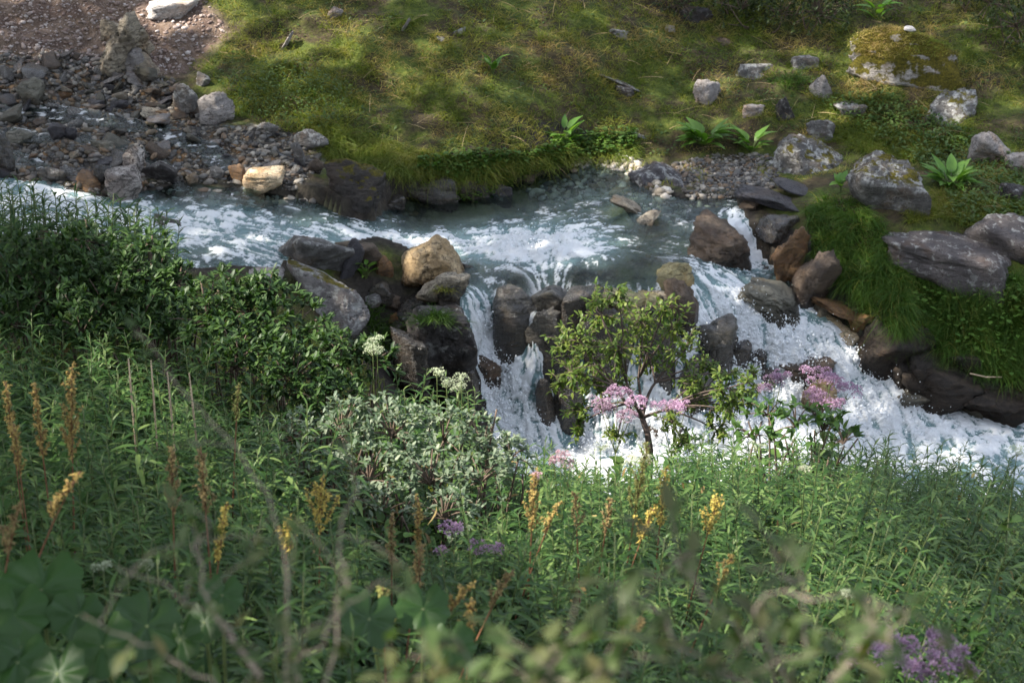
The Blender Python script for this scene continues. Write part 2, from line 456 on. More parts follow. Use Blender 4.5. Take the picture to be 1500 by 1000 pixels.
MEADOW = [(330,-400),(300,0),(340,42),(290,85),(272,108),(325,130),(345,165),(400,190),(470,196),(495,240),(560,258),(640,266),(690,278),(740,256),(800,244),(850,234),(930,232),(1000,228),(1060,222),(1130,195),(1180,190),(1250,222),(1350,240),(1365,262),(1365,310),(1400,330),(1500,345),(1900,390),(2600,300),(2600,-400)]
HUMMOCK = [(1178,308),(1200,294),(1240,296),(1290,335),(1310,390),(1350,412),(1420,418),(1500,412),(1800,430),(1800,575),(1490,556),(1440,552),(1380,512),(1300,480),(1275,450),(1225,415),(1190,372)]
SCREE = [(-600,-400),(330,-400),(300,0),(338,42),(290,85),(272,108),(210,112),(100,98),(0,92),(-600,80)]
GRAVEL = [(0,75),(110,78),(200,104),(262,120),(330,190),(370,187),(420,190),(482,196),(472,250),(430,280),(330,270),(240,268),(180,288),(100,278),(0,262),(-90,258),(-90,75)]
BEACH = [(835,240),(862,226),(915,228),(935,240),(950,250),(900,256),(850,256)]
FLAT = [(985,240),(1040,228),(1130,225),(1140,250),(1130,280),(1080,290),(1010,292),(990,270)]

def soft_mask(poly, w=6):
    m = np.zeros(len(XY))
    for dx, dy in ((0,0),(w,0),(-w,0),(0,w),(0,-w)):
        m += in_poly(PX + dx, PY + dy, poly)
    return m / 5
ok = PW > .5
far = XY[:, 1] > 18.2
m_meadow = soft_mask(MEADOW, 5) * ok * far
m_scree = soft_mask(SCREE, 10) * ok * far
m_gravel = soft_mask(GRAVEL, 6) * ok * far
m_flat = np.clip(soft_mask(FLAT, 6) + soft_mask(BEACH, 5), 0, 1) * ok * far
m_humm = soft_mask(HUMMOCK, 4) * ok * (XY[:, 1] > 17)

P3 = np.c_[XY, np.zeros(len(XY))]
fine = (np.abs(XY[:, 0]) < 12) & (XY[:, 1] > -2) & (XY[:, 1] < 34)
nz = np.zeros(len(XY))
Pf = P3[fine]
nz[fine] = fbm(Pf * 1.1, 4, 3) * .06 + m_meadow[fine] * fbm(Pf * 3.1, 3, 9) * .035 + m_gravel[fine] * fbm(Pf * 5.5, 3, 21) * .035 + m_scree[fine] * (fbm(Pf * 2.6, 4, 31) * .08)
nz[~fine] = fbm(P3[~fine] * .25, 3, 5) * .5
zg = zg + nz
# shallow runs of water over the gravel bar
sd = np.full(len(XY), 9.0)
near = (np.abs(XY[:, 0]) < 9.5) & (XY[:, 1] > 13) & (XY[:, 1] < 22)
sd[near] = poly_sd(XY[near], spoly)
zw = np.full(len(XY), -9.0)
zw[near] = water_rbf(XY[near])
ins = near & (sd < .25)
dep = np.where(sd < 0, .03 + np.minimum(.4 * np.abs(sd), .2), 0)
bed = zw - dep + fbm(P3 * 4.3, 3, 41) * .035 * (sd < 0)
zg = np.where(ins & (sd < 0), np.minimum(zg, bed), zg)
shore = near & (sd >= 0) & (sd < .25)
zg = np.where(shore, np.maximum(zg, zw + .01 + .12 * sd), zg)
# the bed where no water is drawn in the falls' rock lips stays rough
RUNS = [([(-120,148),(60,160),(150,170),(235,182),(300,203),(330,228),(350,258),(372,290)], .12), ([(-120,222),(30,232),(70,255),(80,290)], .12), ([(-60,190),(60,196),(170,205),(230,230),(262,262),(270,285)], .1)]
def run_dist(X):
    d = np.full(len(X), 9.0)
    for pts_, w_ in RUNS:
        q = np.array([at_z(px, py, row_z(py, np.interp(py, [145, 190, 210, 245, 275, 292], [20.8, 20.05, 19.8, 19.35, 18.95, 18.8])))[:2] for px, py in pts_])
        for a, b in zip(q[:-1], q[1:]):
            ab = b - a; t = np.clip(((X - a) @ ab) / (ab @ ab), 0, 1)
            d = np.minimum(d, np.linalg.norm(X - a - t[:, None] * ab, axis=1) - w_)
    return d
rd = np.full(len(XY), 9.0); nr = (XY[:, 0] > -8) & (XY[:, 0] < -1.5) & (XY[:, 1] > 18) & (XY[:, 1] < 21.5)
rd[nr] = run_dist(XY[nr])
zg = np.where(rd < 0, zg - .05 * sstep(0, -.08, rd), zg)
GZ = zg.reshape(GXm.shape)

def Gz(x, y):
    x = np.atleast_1d(np.asarray(x, float)); y = np.atleast_1d(np.asarray(y, float))
    i = np.clip(np.searchsorted(gx, x) - 1, 0, len(gx) - 2); j = np.clip(np.searchsorted(gy, y) - 1, 0, len(gy) - 2)
    u = np.clip((x - gx[i]) / (gx[i + 1] - gx[i]), 0, 1); v = np.clip((y - gy[j]) / (gy[j + 1] - gy[j]), 0, 1)
    return GZ[j, i] * (1 - u) * (1 - v) + GZ[j, i + 1] * u * (1 - v) + GZ[j + 1, i] * (1 - u) * v + GZ[j + 1, i + 1] * u * v

_T = np.arange(3, 60, .015)
def hit(px, py, fn=None, lift=0.0):
    d = ray(px, py); P = CAM + _T[:, None] * d
    z = (fn or Gz)(P[:, 0], P[:, 1]) + lift
    k = np.argmax(P[:, 2] < z)
    return P[k]

# ground material
def ground_material():
    m = Mat('earth_and_stones')
    pos = m.n('ShaderNodeTexCoord').outputs['Object']
    n1 = m.noise(pos, 2.2, 8, .62); n2 = m.noise(pos, 16, 8, .7); n3 = m.noise(pos, 60, 5, .7)
    vor = m.n('ShaderNodeTexVoronoi', Vector=pos, Scale=16.0, Randomness=1.0)
    vor2 = m.n('ShaderNodeTexVoronoi', Vector=pos, Scale=34.0, Randomness=1.0)
    soil = m.ramp(n2, [(.3, (.018, .013, .008)), (.5, (.045, .034, .018)), (.7, (.07, .06, .025))])
    moss = m.ramp(n2, [(.3, (.02, .03, .006)), (.55, (.06, .08, .012)), (.75, (.12, .115, .025))])
    turf = m.mix(m.rng(n1, .4, .6), soil, moss)
    stones0 = None
    scree = m.ramp(n2, [(.28, (.05, .034, .025)), (.5, (.135, .095, .07)), (.72, (.25, .19, .15))])
    scree = m.mix(m.rng(n1, .42, .62, 0, .6), scree, (.1, .065, .055))
    peb = m.n('ShaderNodeSeparateColor', Color=vor.outputs['Color']).outputs[0]
    stones = m.ramp(peb, [(0, (.05, .05, .052)), (.3, (.1, .092, .083)), (.5, (.14, .11, .075)), (.68, (.2, .12, .06)), (.8, (.13, .135, .14)), (1, (.36, .33, .28))])
    edge = m.rng(vor.outputs['Distance'], .3, .62, 1, .25)
    stones = m.mix(1.0, stones, m.mix(edge, (.2, .18, .16), (1, 1, 1)), 'MULTIPLY')
    stones = m.mix(.5, stones, m.ramp(n3, [(.3, (.5, .5, .5)), (.7, (1.4, 1.4, 1.4))]), 'MULTIPLY')
    bedc = m.mix(m.rng(n1, .4, .62), m.mix(.7, stones, (.6, .5, .36), 'MULTIPLY'), (.16, .15, .085))
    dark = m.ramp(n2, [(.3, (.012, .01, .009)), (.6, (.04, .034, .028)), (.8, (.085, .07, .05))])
    c = m.mix(m.attr('scree'), turf, scree)
    c = m.mix(m.attr('stones'), c, stones)
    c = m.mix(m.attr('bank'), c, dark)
    c = m.mix(m.attr('bed'), c, bedc)
    wet = m.attr('bed')
    h = m.math('ADD', m.math('MULTIPLY', n2, .6), m.math('MULTIPLY', m.math('SUBTRACT', 1.0, vor.outputs['Distance']), .5))
    h = m.math('ADD', h, m.math('MULTIPLY', m.math('SUBTRACT', 1.0, vor2.outputs['Distance']), .3))
    bp = m.n('ShaderNodeBump', Strength=.8, Distance=.03, Height=h)
    p = m.n('ShaderNodeBsdfPrincipled', Base_Color=c, Roughness=m.rng(wet, 0, 1, .95, .5), Normal=bp.outputs[0])
    p.inputs['Specular IOR Level'].default_value = .25
    return m.end(p.outputs[0])

gyv, gxv = np.gradient(GZ, gy, gx)
steep = np.sqrt(gyv ** 2 + gxv ** 2).ravel()
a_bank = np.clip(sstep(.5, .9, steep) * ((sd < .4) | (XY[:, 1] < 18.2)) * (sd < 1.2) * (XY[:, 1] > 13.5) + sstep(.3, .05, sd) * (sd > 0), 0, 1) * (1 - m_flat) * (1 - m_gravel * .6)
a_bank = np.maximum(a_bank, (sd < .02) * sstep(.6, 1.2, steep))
a_bed = ((sd < .02) & near).astype(float) * (1 - sstep(.6, 1.2, steep) * .9)
nyv, nxv = GZ.shape
idx = np.arange(nyv * nxv).reshape(nyv, nxv)
Q = np.stack([idx[:-1, :-1], idx[:-1, 1:], idx[1:, 1:], idx[1:, :-1]], -1).reshape(-1, 4)
gm = new_mesh('ground', np.c_[XY, zg], [Q], ground_material(), attrs=dict(scree=m_scree, stones=np.clip(m_gravel + m_flat, 0, 1), bank=a_bank, bed=a_bed))
tag(obj('ground', gm), kind='structure')

# ------------------------------------------------------------------ water
wx = axis([(-6.6, 6.6, .016)])
wy = axis([(14.6, 16.6, .03), (16.6, 18.3, .0065), (18.3, 20.8, .016)])
WX, WY = np.meshgrid(wx, wy)
wXY = np.stack([WX.ravel(), WY.ravel()], 1)
wsd = np.full(len(wXY), 9.0)
# coarse distance, refined by the grid itself
cx = axis([(-6.7, 6.7, .06)]); cy = axis([(14.5, 20.9, .04)])
CXm, CYm = np.meshgrid(cx, cy)
csd = poly_sd(np.stack([CXm.ravel(), CYm.ravel()], 1), spoly).reshape(CXm.shape)
def bil(F, ax, ay, x, y):
    i = np.clip(np.searchsorted(ax, x) - 1, 0, len(ax) - 2); j = np.clip(np.searchsorted(ay, y) - 1, 0, len(ay) - 2)
    u = np.clip((x - ax[i]) / (ax[i + 1] - ax[i]), 0, 1); v = np.clip((y - ay[j]) / (ay[j + 1] - ay[j]), 0, 1)
    return F[j, i] * (1 - u) * (1 - v) + F[j, i + 1] * u * (1 - v) + F[j + 1, i] * (1 - u) * v + F[j + 1, i + 1] * u * v
wsd = bil(csd, cx, cy, wXY[:, 0], wXY[:, 1])
keep = wsd < .1
wz = np.zeros(len(wXY)); wz[keep] = water_rbf(wXY[keep])
def Wz(x, y):
    return water_rbf(np.c_[np.atleast_1d(x), np.atleast_1d(y)])

FP = [(780,620,.85),(790,655,.85),(715,500,.95),(730,545,.95),(645,400,.05),(600,330,.12),(640,325,.06),(250,290,.04),(450,290,.04),(480,300,.06),(400,300,.12),(350,285,.04),(520,318,.15),(430,320,.3),(560,318,.2), # (px, py, foam density)
 (0,280,0.63),(0,320,0.71),(100,310,0.71),(200,310,0.59),(240,300,0.35),(300,282,0.05),(270,330,0.63),(300,350,0.52),(340,310,0.5),(350,340,0.60),(300,375,0.25),(400,320,0.4),(400,350,0.63),(440,345,0.59),(380,300,0.25),(430,298,0.10),(470,310,0.20),(480,335,0.45),(500,350,0.55),(520,330,0.35),(550,350,0.77),(560,340,0.50),(590,355,0.7),(620,365,0.6),(600,320,0.08),(620,300,0.03),(660,350,0.62),(650,385,0.08),(700,360,.84),(700,320,0.08),(680,400,0.06),(760,345,.86),(760,370,.86),(760,320,0.15),(760,395,0.16),(760,415,0.03),(820,350,.92),(830,375,.72),(830,330,0.45),(840,400,0.08),(880,345,0.45),(890,370,0.35),(900,320,0.15),(920,380,0.10),(930,350,0.12),(960,330,0.05),(700,300,0.04),(800,290,0.05),(850,270,0.05),(900,270,0.06),(960,310,0.15),(980,360,0.10),(1000,300,0.10),(1050,305,0.08),(970,400,0.06),(900,410,0.02),
 (1005,395,0.20),(1030,415,0.60),(1060,440,0.75),(1085,330,0.60),(1092,370,0.75),(1110,395,0.50),(1130,410,0.25),(1170,430,0.25),(1200,460,0.55),(1230,485,0.60),(1100,470,0.93),(1150,500,0.97),(1200,540,0.95),(1240,520,0.75),(1265,535,0.75),(1150,560,0.90),(1250,570,0.95),(1300,600,0.92),(1350,610,0.88),(1400,640,0.75),(1450,640,0.62),(1500,650,0.55),(1400,620,0.60),(1090,540,0.75),(1120,600,0.90),(1200,620,0.92),(1300,660,0.88),(1250,680,0.90),(1400,690,0.60),
 (690,445,.5),(705,470,0.92),(715,520,0.95),(722,560,0.96),(740,600,0.95),(760,640,.85),(770,460,.12),(790,490,.35),(800,540,.4),(815,600,.5),(810,650,.6),(850,428,.1),(850,470,.55),(850,550,.65),(850,640,.75),(930,424,.1),(930,450,.5),(930,560,.7),(930,650,.85),(990,470,.6),(1010,560,.6),(1040,640,.85),(1000,690,.85),(880,690,.8)]
fpts = np.array([hit(p[0], p[1], Wz) for p in FP])
foam_rbf = RBF(fpts, [p[2] for p in FP], .05)
K = np.where(keep)[0]
wP = np.c_[wXY, wz]
dens = np.zeros(len(wXY)); dens[K] = np.clip(foam_rbf(wP[K]), 0, 1)
Wzg = wz.reshape(WX.shape)
# flow: downhill, with a drift along the stream in the pool
cz = water_rbf(np.stack([CXm.ravel(), CYm.ravel()], 1)).reshape(CXm.shape)
fy, fx = np.gradient(cz, cy, cx)
vx = -fx * 6 + .55; vy = -fy * 6
vn = np.sqrt(vx ** 2 + vy ** 2) + 1e-6; vx /= vn; vy /= vn
slope = np.sqrt(fx ** 2 + fy ** 2)
seedn = np.zeros(len(wXY))
seedn[K] = vnoise(wP[K] * 30, 77) + .9 * vnoise(wP[K] * 62, 78)
seedg = seedn.reshape(WX.shape)
def nearest(F, x, y):
    i = np.clip(np.searchsorted(wx, x), 0, len(wx) - 1); j = np.clip(np.searchsorted(wy, y), 0, len(wy) - 1)
    return F[j, i]
lic = np.zeros(len(K)); wsum = 0
for sgn in (1, -1):
    p = wXY[K].copy()
    for st in range(11):
        ux = bil(vx, cx, cy, p[:, 0], p[:, 1]); uy = bil(vy, cx, cy, p[:, 0], p[:, 1]); sl = bil(slope, cx, cy, p[:, 0], p[:, 1])
        step = .022 / np.sqrt(1 + sl ** 2)
        p[:, 0] += sgn * ux * step; p[:, 1] += sgn * uy * step
        lic += nearest(seedg, p[:, 0], p[:, 1])
zy_, zx_ = np.gradient(Wzg, wy, wx)
N = norm(np.stack([-zx_.ravel(), -zy_.ravel(), np.ones(len(wXY))], 1))
steepw = np.sqrt(zx_ ** 2 + zy_ ** 2).ravel()
def rank(a):
    r = np.empty(len(a)); r[np.argsort(a)] = np.linspace(0, 1, len(a)); return r
lic = rank(lic)
tur = rank(fbm(wP[K] * 9 + .5 * vnoise(wP[K] * 6, 5)[:, None], 6, 61, .72))
big = rank(fbm(wP[K] * 2.6, 3, 91))
stp = sstep(.3, 1.2, steepw[K])
pat = rank((.34 + .55 * stp) * lic + (.7 - .32 * stp) * tur + .2 * big)
dk = dens[K]
foam = sstep(1 - dk - .34, 1 - dk + .34, pat) * sstep(.0, .14, dk)
foam = np.clip(foam + (lic - .5) * .5 * dk, 0, 1)
foam *= sstep(.1, -.02, wsd[K] + .03 * (tur - .5))
fo = np.zeros(len(wXY)); fo[K] = foam
milk = np.zeros(len(wXY)); milk[K] = .2 * sstep(.02, .12, dk) + .8 * sstep(.08, .75, dk) + .07 * sstep(-1.6, -.6, -np.abs(wXY[K, 0] - .4)) 
# relief of the broken water, along the surface normal
amp = np.zeros(len(wXY))
calm = fbm(wP[K] * np.array([5.0, 8, 5]), 4, 33) * .007
amp[K] = calm + dk * ((tur - .5) * .065 + (lic - .5) * (.02 + .022 * stp) + (big - .45) * .06)
amp *= np.clip(-wsd / .08, .15, 1)
wP = wP + N * amp[:, None]
ny2, nx2 = WX.shape
idx = np.arange(ny2 * nx2).reshape(ny2, nx2)
Q = np.stack([idx[:-1, :-1], idx[:-1, 1:], idx[1:, 1:], idx[1:, :-1]], -1).reshape(-1, 4)
Q = Q[keep[Q].all(1)]
used = np.unique(Q); remap = np.full(len(wXY), -1); remap[used] = np.arange(len(used)); Q = remap[Q]

def water_material():
    m = Mat('stream_water')
    pos = m.n('ShaderNodeTexCoord').outputs['Object']
    fm = m.attr('foam'); mk = m.attr('milk')
    n1 = m.noise(pos, 75, 6, .72); n2 = m.noise(pos, 14, 4, .6)
    f = m.math('ADD', m.math('MULTIPLY', fm, m.rng(mk, 0, .8, .75, 1.0)), m.math('MULTIPLY', m.math('SUBTRACT', n1, .5), m.rng(mk, 0, .6, .0, 1.5)))
    f = m.rng(f, .08, .95)
    bp = m.n('ShaderNodeBump', Strength=.55, Distance=.012, Height=m.math('ADD', n1, m.math('MULTIPLY', n2, 2.0)))
    tr = m.n('ShaderNodeBsdfTransparent', Color=(.68, .82, .8))
    aer = m.n('ShaderNodeBsdfDiffuse', Color=(.23, .36, .37))
    body = m.n('ShaderNodeMixShader', i0=m.rng(mk, 0, 1, .0, .62), i1=tr.outputs[0], i2=aer.outputs[0])
    gl = m.n('ShaderNodeBsdfGlossy', Color=(1, 1, 1), Roughness=.08, Normal=bp.outputs[0])
    fr = m.n('ShaderNodeFresnel', IOR=1.34, Normal=bp.outputs[0])
    wat = m.n('ShaderNodeMixShader', i0=fr.outputs[0], i1=body.outputs[0], i2=gl.outputs[0])
    wd = m.n('ShaderNodeBsdfPrincipled', Base_Color=(.86, .88, .9), Roughness=.55, Normal=bp.outputs[0])
    wtr = m.n('ShaderNodeBsdfTranslucent', Color=(.8, .86, .9))
    wh = m.n('ShaderNodeMixShader', i0=.25, i1=wd.outputs[0], i2=wtr.outputs[0])
    fin = m.n('ShaderNodeMixShader', i0=f, i1=wat.outputs[0], i2=wh.outputs[0])
    return m.end(fin.outputs[0])
wm = new_mesh('water', wP[used], [Q], water_material(), attrs=dict(foam=fo[used], milk=milk[used]))
tag(obj('water', wm), kind='structure')

# thin water running down over the gravel
rx_ = axis([(-7, -2, .02)]); ry_ = axis([(18.7, 21, .02)]); RXg, RYg = np.meshgrid(rx_, ry_)
rX = np.stack([RXg.ravel(), RYg.ravel()], 1); d_ = run_dist(rX)
rk = d_ < .04
rz = np.full(len(rX), -5.0)
rz[rk] = ground_rbf(rX[rk]) + .012 + fbm(np.c_[rX[rk], np.zeros(rk.sum())] * 7, 3, 8) * .012
Qr = np.arange(len(rX)).reshape(RXg.shape); Qr = np.stack([Qr[:-1, :-1], Qr[:-1, 1:], Qr[1:, 1:], Qr[1:, :-1]], -1).reshape(-1, 4)
Qr = Qr[rk[Qr].all(1)]; us = np.unique(Qr); rm = np.full(len(rX), -1); rm[us] = np.arange(len(us))
rf = rank(fbm(np.c_[rX[us], rz[us]] * [9, 16, 9], 5, 44, .65))
tag(obj('shallow_water', new_mesh('shallow_water', np.c_[rX, rz][us], [rm[Qr]], wm.materials[0], attrs=dict(foam=sstep(.78, 1.0, rf) * .8, milk=np.full(len(us), .02)))), kind='structure')

# spray thrown up where the water breaks
w = foam * sstep(.55, .95, dk) * (.25 + sstep(.25, 1.2, steepw[K]))
pk = rng.choice(K, 17000, p=w / w.sum())
base = wP[pk]
hgt = rng.exponential(.036, len(pk)) + .004
cen = base + N[pk] * hgt[:, None] * .6 + np.c_[rng.normal(0, .02, (len(pk), 2)), hgt * .6]
sz = rng.gamma(2.0, .0018, len(pk)) + .0015
octa = np.array([[1,0,0],[-1,0,0],[0,1,0],[0,-1,0],[0,0,1],[0,0,-1]], float)
of = np.array([[0,2,4],[2,1,4],[1,3,4],[3,0,4],[2,0,5],[1,2,5],[3,1,5],[0,3,5]])
strv = rng.uniform(.7, 1.9, (len(pk), 1, 1))
V = cen[:, None] + octa[None] * sz[:, None, None] * np.concatenate([np.ones_like(strv), np.ones_like(strv), strv], 2)
T = (np.arange(len(pk))[:, None, None] * 6 + of[None]).reshape(-1, 3)
sp = plain('spray_white', (.82, .85, .88), .3, .02)
tag(obj('spray', new_mesh('spray', V.reshape(-1, 3), [T], sp)), 'white droplets of spray thrown up over the breaking cascade', 'spray', kind='stuff')
# ------------------------------------------------------------------ rocks
_ico = {}
def ico(sub):
    if sub not in _ico:
        bm = bmesh.new(); bmesh.ops.create_icosphere(bm, subdivisions=sub, radius=1)
        V = np.array([v.co[:] for v in bm.verts]); F = np.array([[v.index for v in f.verts] for f in bm.faces]); bm.free()
        _ico[sub] = (norm(V), F)
    return _ico[sub]

def rock_verts(seed, sub=4, planes=11, p=14, rough=.06, strata=0.0, flat=0):
    """a boulder cut by random joint planes, worn, then roughened; fits the box -1..1"""
    r_ = np.random.default_rng(seed)
    D, F = ico(sub)
    n = norm(r_.normal(size=(planes, 3))); dist = r_.uniform(.5, 1.0, planes)
    box = np.array([[1,0,0],[-1,0,0],[0,1,0],[0,-1,0],[0,0,1],[0,0,-1]], float)
    n = np.concatenate([n, norm(box + r_.normal(0, .3, (6, 3)))]); dist = np.concatenate([dist, r_.uniform(.8, 1.0, 6)])
    p = max(p, 18) if p > 10 else p
    c = np.clip(D @ n.T, 0, None) / dist
    rr = (c ** p).sum(1) ** (-1 / p)
    V = D * rr[:, None]
    off = r_.uniform(0, 50, 3)
    q = V * 1.6 + off
    V = V + D * (fbm(q, 3, seed % 97) * rough)[:, None]
    rid = 1 - np.abs(fbm(V * 2.4 + off, 4, seed % 53))
    V = V + D * ((rid - .6) * rough * .9)[:, None]
    if strata:
        ax = norm(r_.normal(size=3) * [.35, .35, 0] + [0, 0, 1.0])
        h = V @ ax + .12 * fbm(V * 2 + off, 2, 3)
        lay = vnoise(np.c_[h * 7.5, h * 0, h * 0] + off, 8) + .5 * vnoise(np.c_[h * 19, h * 0, h * 0] + off, 9)
        V = V + (V - np.outer(V @ ax, ax)) * (lay * strata)[:, None]
    if sub >= 4:
        cr = np.abs(fbm(V * [1.6, 1.6, 2.6] + off, 3, 15))
        V = V - D * (sstep(.09, .0, cr) * rough * .9)[:, None]
        st = fbm(V * 3.2 + off, 2, 27); V = V + D * ((np.round(st * 4) / 4 - st * .3) * rough * .55)[:, None]
        V = V + D * (fbm(V * 9 + off, 4, 11) * rough * .35)[:, None]
    lo, hi = V.min(0), V.max(0)
    return (V - (lo + hi) / 2) / ((hi - lo) / 2), F

RM = dict(
 grey=rock_mat('grey_schist', (.1,.095,.093), (.2,.192,.185), (.06,.056,.055), lichen=.5, strata=.5),
 lichen=rock_mat('lichened_boulder', (.08,.076,.072), (.17,.16,.15), (.045,.04,.036), lichen=.6, moss=.3, strata=.3),
 pale=rock_mat('pale_quartzite', (.22,.2,.19), (.38,.35,.335), (.12,.1,.09), strata=.5, vein=.35),
 white=rock_mat('white_quartz', (.5,.46,.43), (.75,.71,.68), (.3,.24,.21), strata=.4, vein=.4),
 dark=rock_mat('wet_dark_rock', (.011,.009,.008), (.04,.031,.023), (.11,.08,.045), rough=.3, strata=.7),
 darkdry=rock_mat('dark_rock', (.03,.028,.03), (.08,.072,.072), (.03,.025,.022), rough=.6, strata=.6, lichen=.15),
 slate=rock_mat('slate', (.035,.033,.04), (.075,.07,.08), (.02,.018,.02), rough=.5, strata=.8),
 shade=rock_mat('shade_painted_rock', (.014,.011,.009), (.04,.03,.023), (.075,.055,.035), rough=.65, strata=.6),  # shade under the bank's overhang is put into this darker colour
 brown=rock_mat('brown_rock', (.05,.034,.024), (.13,.09,.058), (.03,.02,.015), rough=.5, strata=.4, wetline=-.02),
 rust=rock_mat('rust_rock', (.14,.07,.028), (.24,.135,.055), (.035,.02,.013), rough=.5, strata=.6, vein=.5),
 ochre=rock_mat('ochre_rock', (.32,.22,.11), (.47,.36,.22), (.16,.1,.05), rough=.75, strata=.6, vein=.35, wetline=-.05),
 cream=rock_mat('cream_orange_rock', (.5,.36,.2), (.66,.54,.38), (.42,.18,.05), rough=.8, strata=.5, vein=.3),
 veined=rock_mat('veined_rock', (.22,.18,.16), (.5,.46,.43), (.045,.035,.035), rough=.6, strata=.9, vein=.9),
 tan=rock_mat('tan_layered_rock', (.24,.2,.15), (.42,.37,.29), (.1,.08,.06), rough=.7, strata=.9, vein=.5),
 mossy=rock_mat('mossy_boulder', (.2,.18,.16), (.45,.42,.4), (.09,.07,.06), rough=.9, moss=1.6, strata=.3, lichen=.4),
 mossdark=rock_mat('mossy_dark_rock', (.02,.017,.015), (.06,.05,.045), (.03,.025,.022), rough=.5, moss=.8, strata=.4),
 purple=rock_mat('purple_schist', (.075,.066,.066), (.135,.118,.115), (.06,.052,.052), rough=.8, strata=.35, lichen=.12),
 algae=rock_mat('algae_stained_rock', (.26,.22,.1), (.4,.35,.19), (.1,.08,.04), rough=.55, strata=.4),
 darkgrey=rock_mat('dark_grey_boulder', (.06,.056,.06), (.13,.12,.125), (.04,.036,.04), lichen=.45, strata=.3, rough=.75, wetline=-.1),
 pitted=rock_mat('pitted_rock', (.13,.12,.12), (.24,.225,.22), (.07,.06,.055), rough=.9, lichen=.45, moss=.2, strata=.2),
 olive=rock_mat('olive_slab', (.085,.08,.06), (.17,.16,.125), (.05,.045,.035), rough=.55, strata=.5, wetline=-.03),
 wetgrey=rock_mat('wet_grey_rock', (.026,.023,.02), (.085,.075,.06), (.16,.135,.09), rough=.32, strata=.7, wetline=.05),
)
def place_rock(px, py, w, h, mat, label, seed, dr=.75, k=.42, buried=0.0, tilt=0.0, yaw=None, strata=0.05, p=26, planes=7, rough=.085, sub=4, name='rock', lift=0.0, sink=.1, bury=0.0, front=.45, cat='rock', surf=None, group=None):
    G = hit(px, py + h * front, surf)
    dist = np.linalg.norm(G - CAM); s = F_PX / dist
    W = w / s; hh = h / s
    sp, cp = math.sin(PITCH), math.cos(PITCH)
    D = min(W * dr, .8 * hh / sp)
    H = math.sqrt(max(hh * hh - (D * sp) ** 2, (.35 * hh) ** 2)) / cp
    V, F = rock_verts(seed, sub, planes, p, rough, strata)
    a = R(tilt)
    if tilt:
        # long axis along the tilt: grow so that the turned box still fills W x H
        L = abs(math.cos(a)); S = abs(math.sin(a))
        k = max(.25, (L * L - S * S)) if abs(L * L - S * S) > .25 else .25
        lx = max((W * L - H * S) / k, .3 * W); lz = max((H * L - W * S) / k, .3 * H)
        V = V * [lx / 2, D / 2, lz / 2]
        c_, s_ = math.cos(-a), math.sin(-a)
        V = np.c_[V[:, 0] * c_ - V[:, 2] * s_, V[:, 1], V[:, 0] * s_ + V[:, 2] * c_]
    else:
        V = V * [W / 2, D / 2, H / 2]
    yw = R(yaw) if yaw is not None else random.uniform(-.3, .3)
    V = np.c_[V[:, 0] * math.cos(yw) - V[:, 1] * math.sin(yw), V[:, 0] * math.sin(yw) + V[:, 1] * math.cos(yw), V[:, 2]]
    V = V * [W / np.ptp(V[:, 0]), D / np.ptp(V[:, 1]), H / np.ptp(V[:, 2])]
    cy = G[1] + D * k
    d = ray(px, py); t = (cy - CAM[1]) / d[1]
    c = CAM + d * t
    for _ in range(40):   # on steep ground the block stands out of the slope, not inside it
        g_ = float(Gz(c[0], c[1])[0])
        if surf is not None: g_ = max(g_, float(Wz(c[0], c[1])[0]))
        if g_ < c[2] + buried * H: break
        c = c - d * .03
    gz = min(float(Gz(c[0], c[1])[0]), float(Gz(c[0], c[1] - D * .4)[0]))
    c[2] += lift - bury * H
    bot = gz - sink * H
    lowz = V[:, 2].min()
    if c[2] + lowz > bot:
        k = (bot - c[2]) / lowz
        V[:, 2] = np.where(V[:, 2] < 0, V[:, 2] * k, V[:, 2])
    me = new_mesh(name, V, [F], RM[mat])
    o = obj(name, me, loc=c)
    return tag(o, label, cat, group)
B = 'boulder'
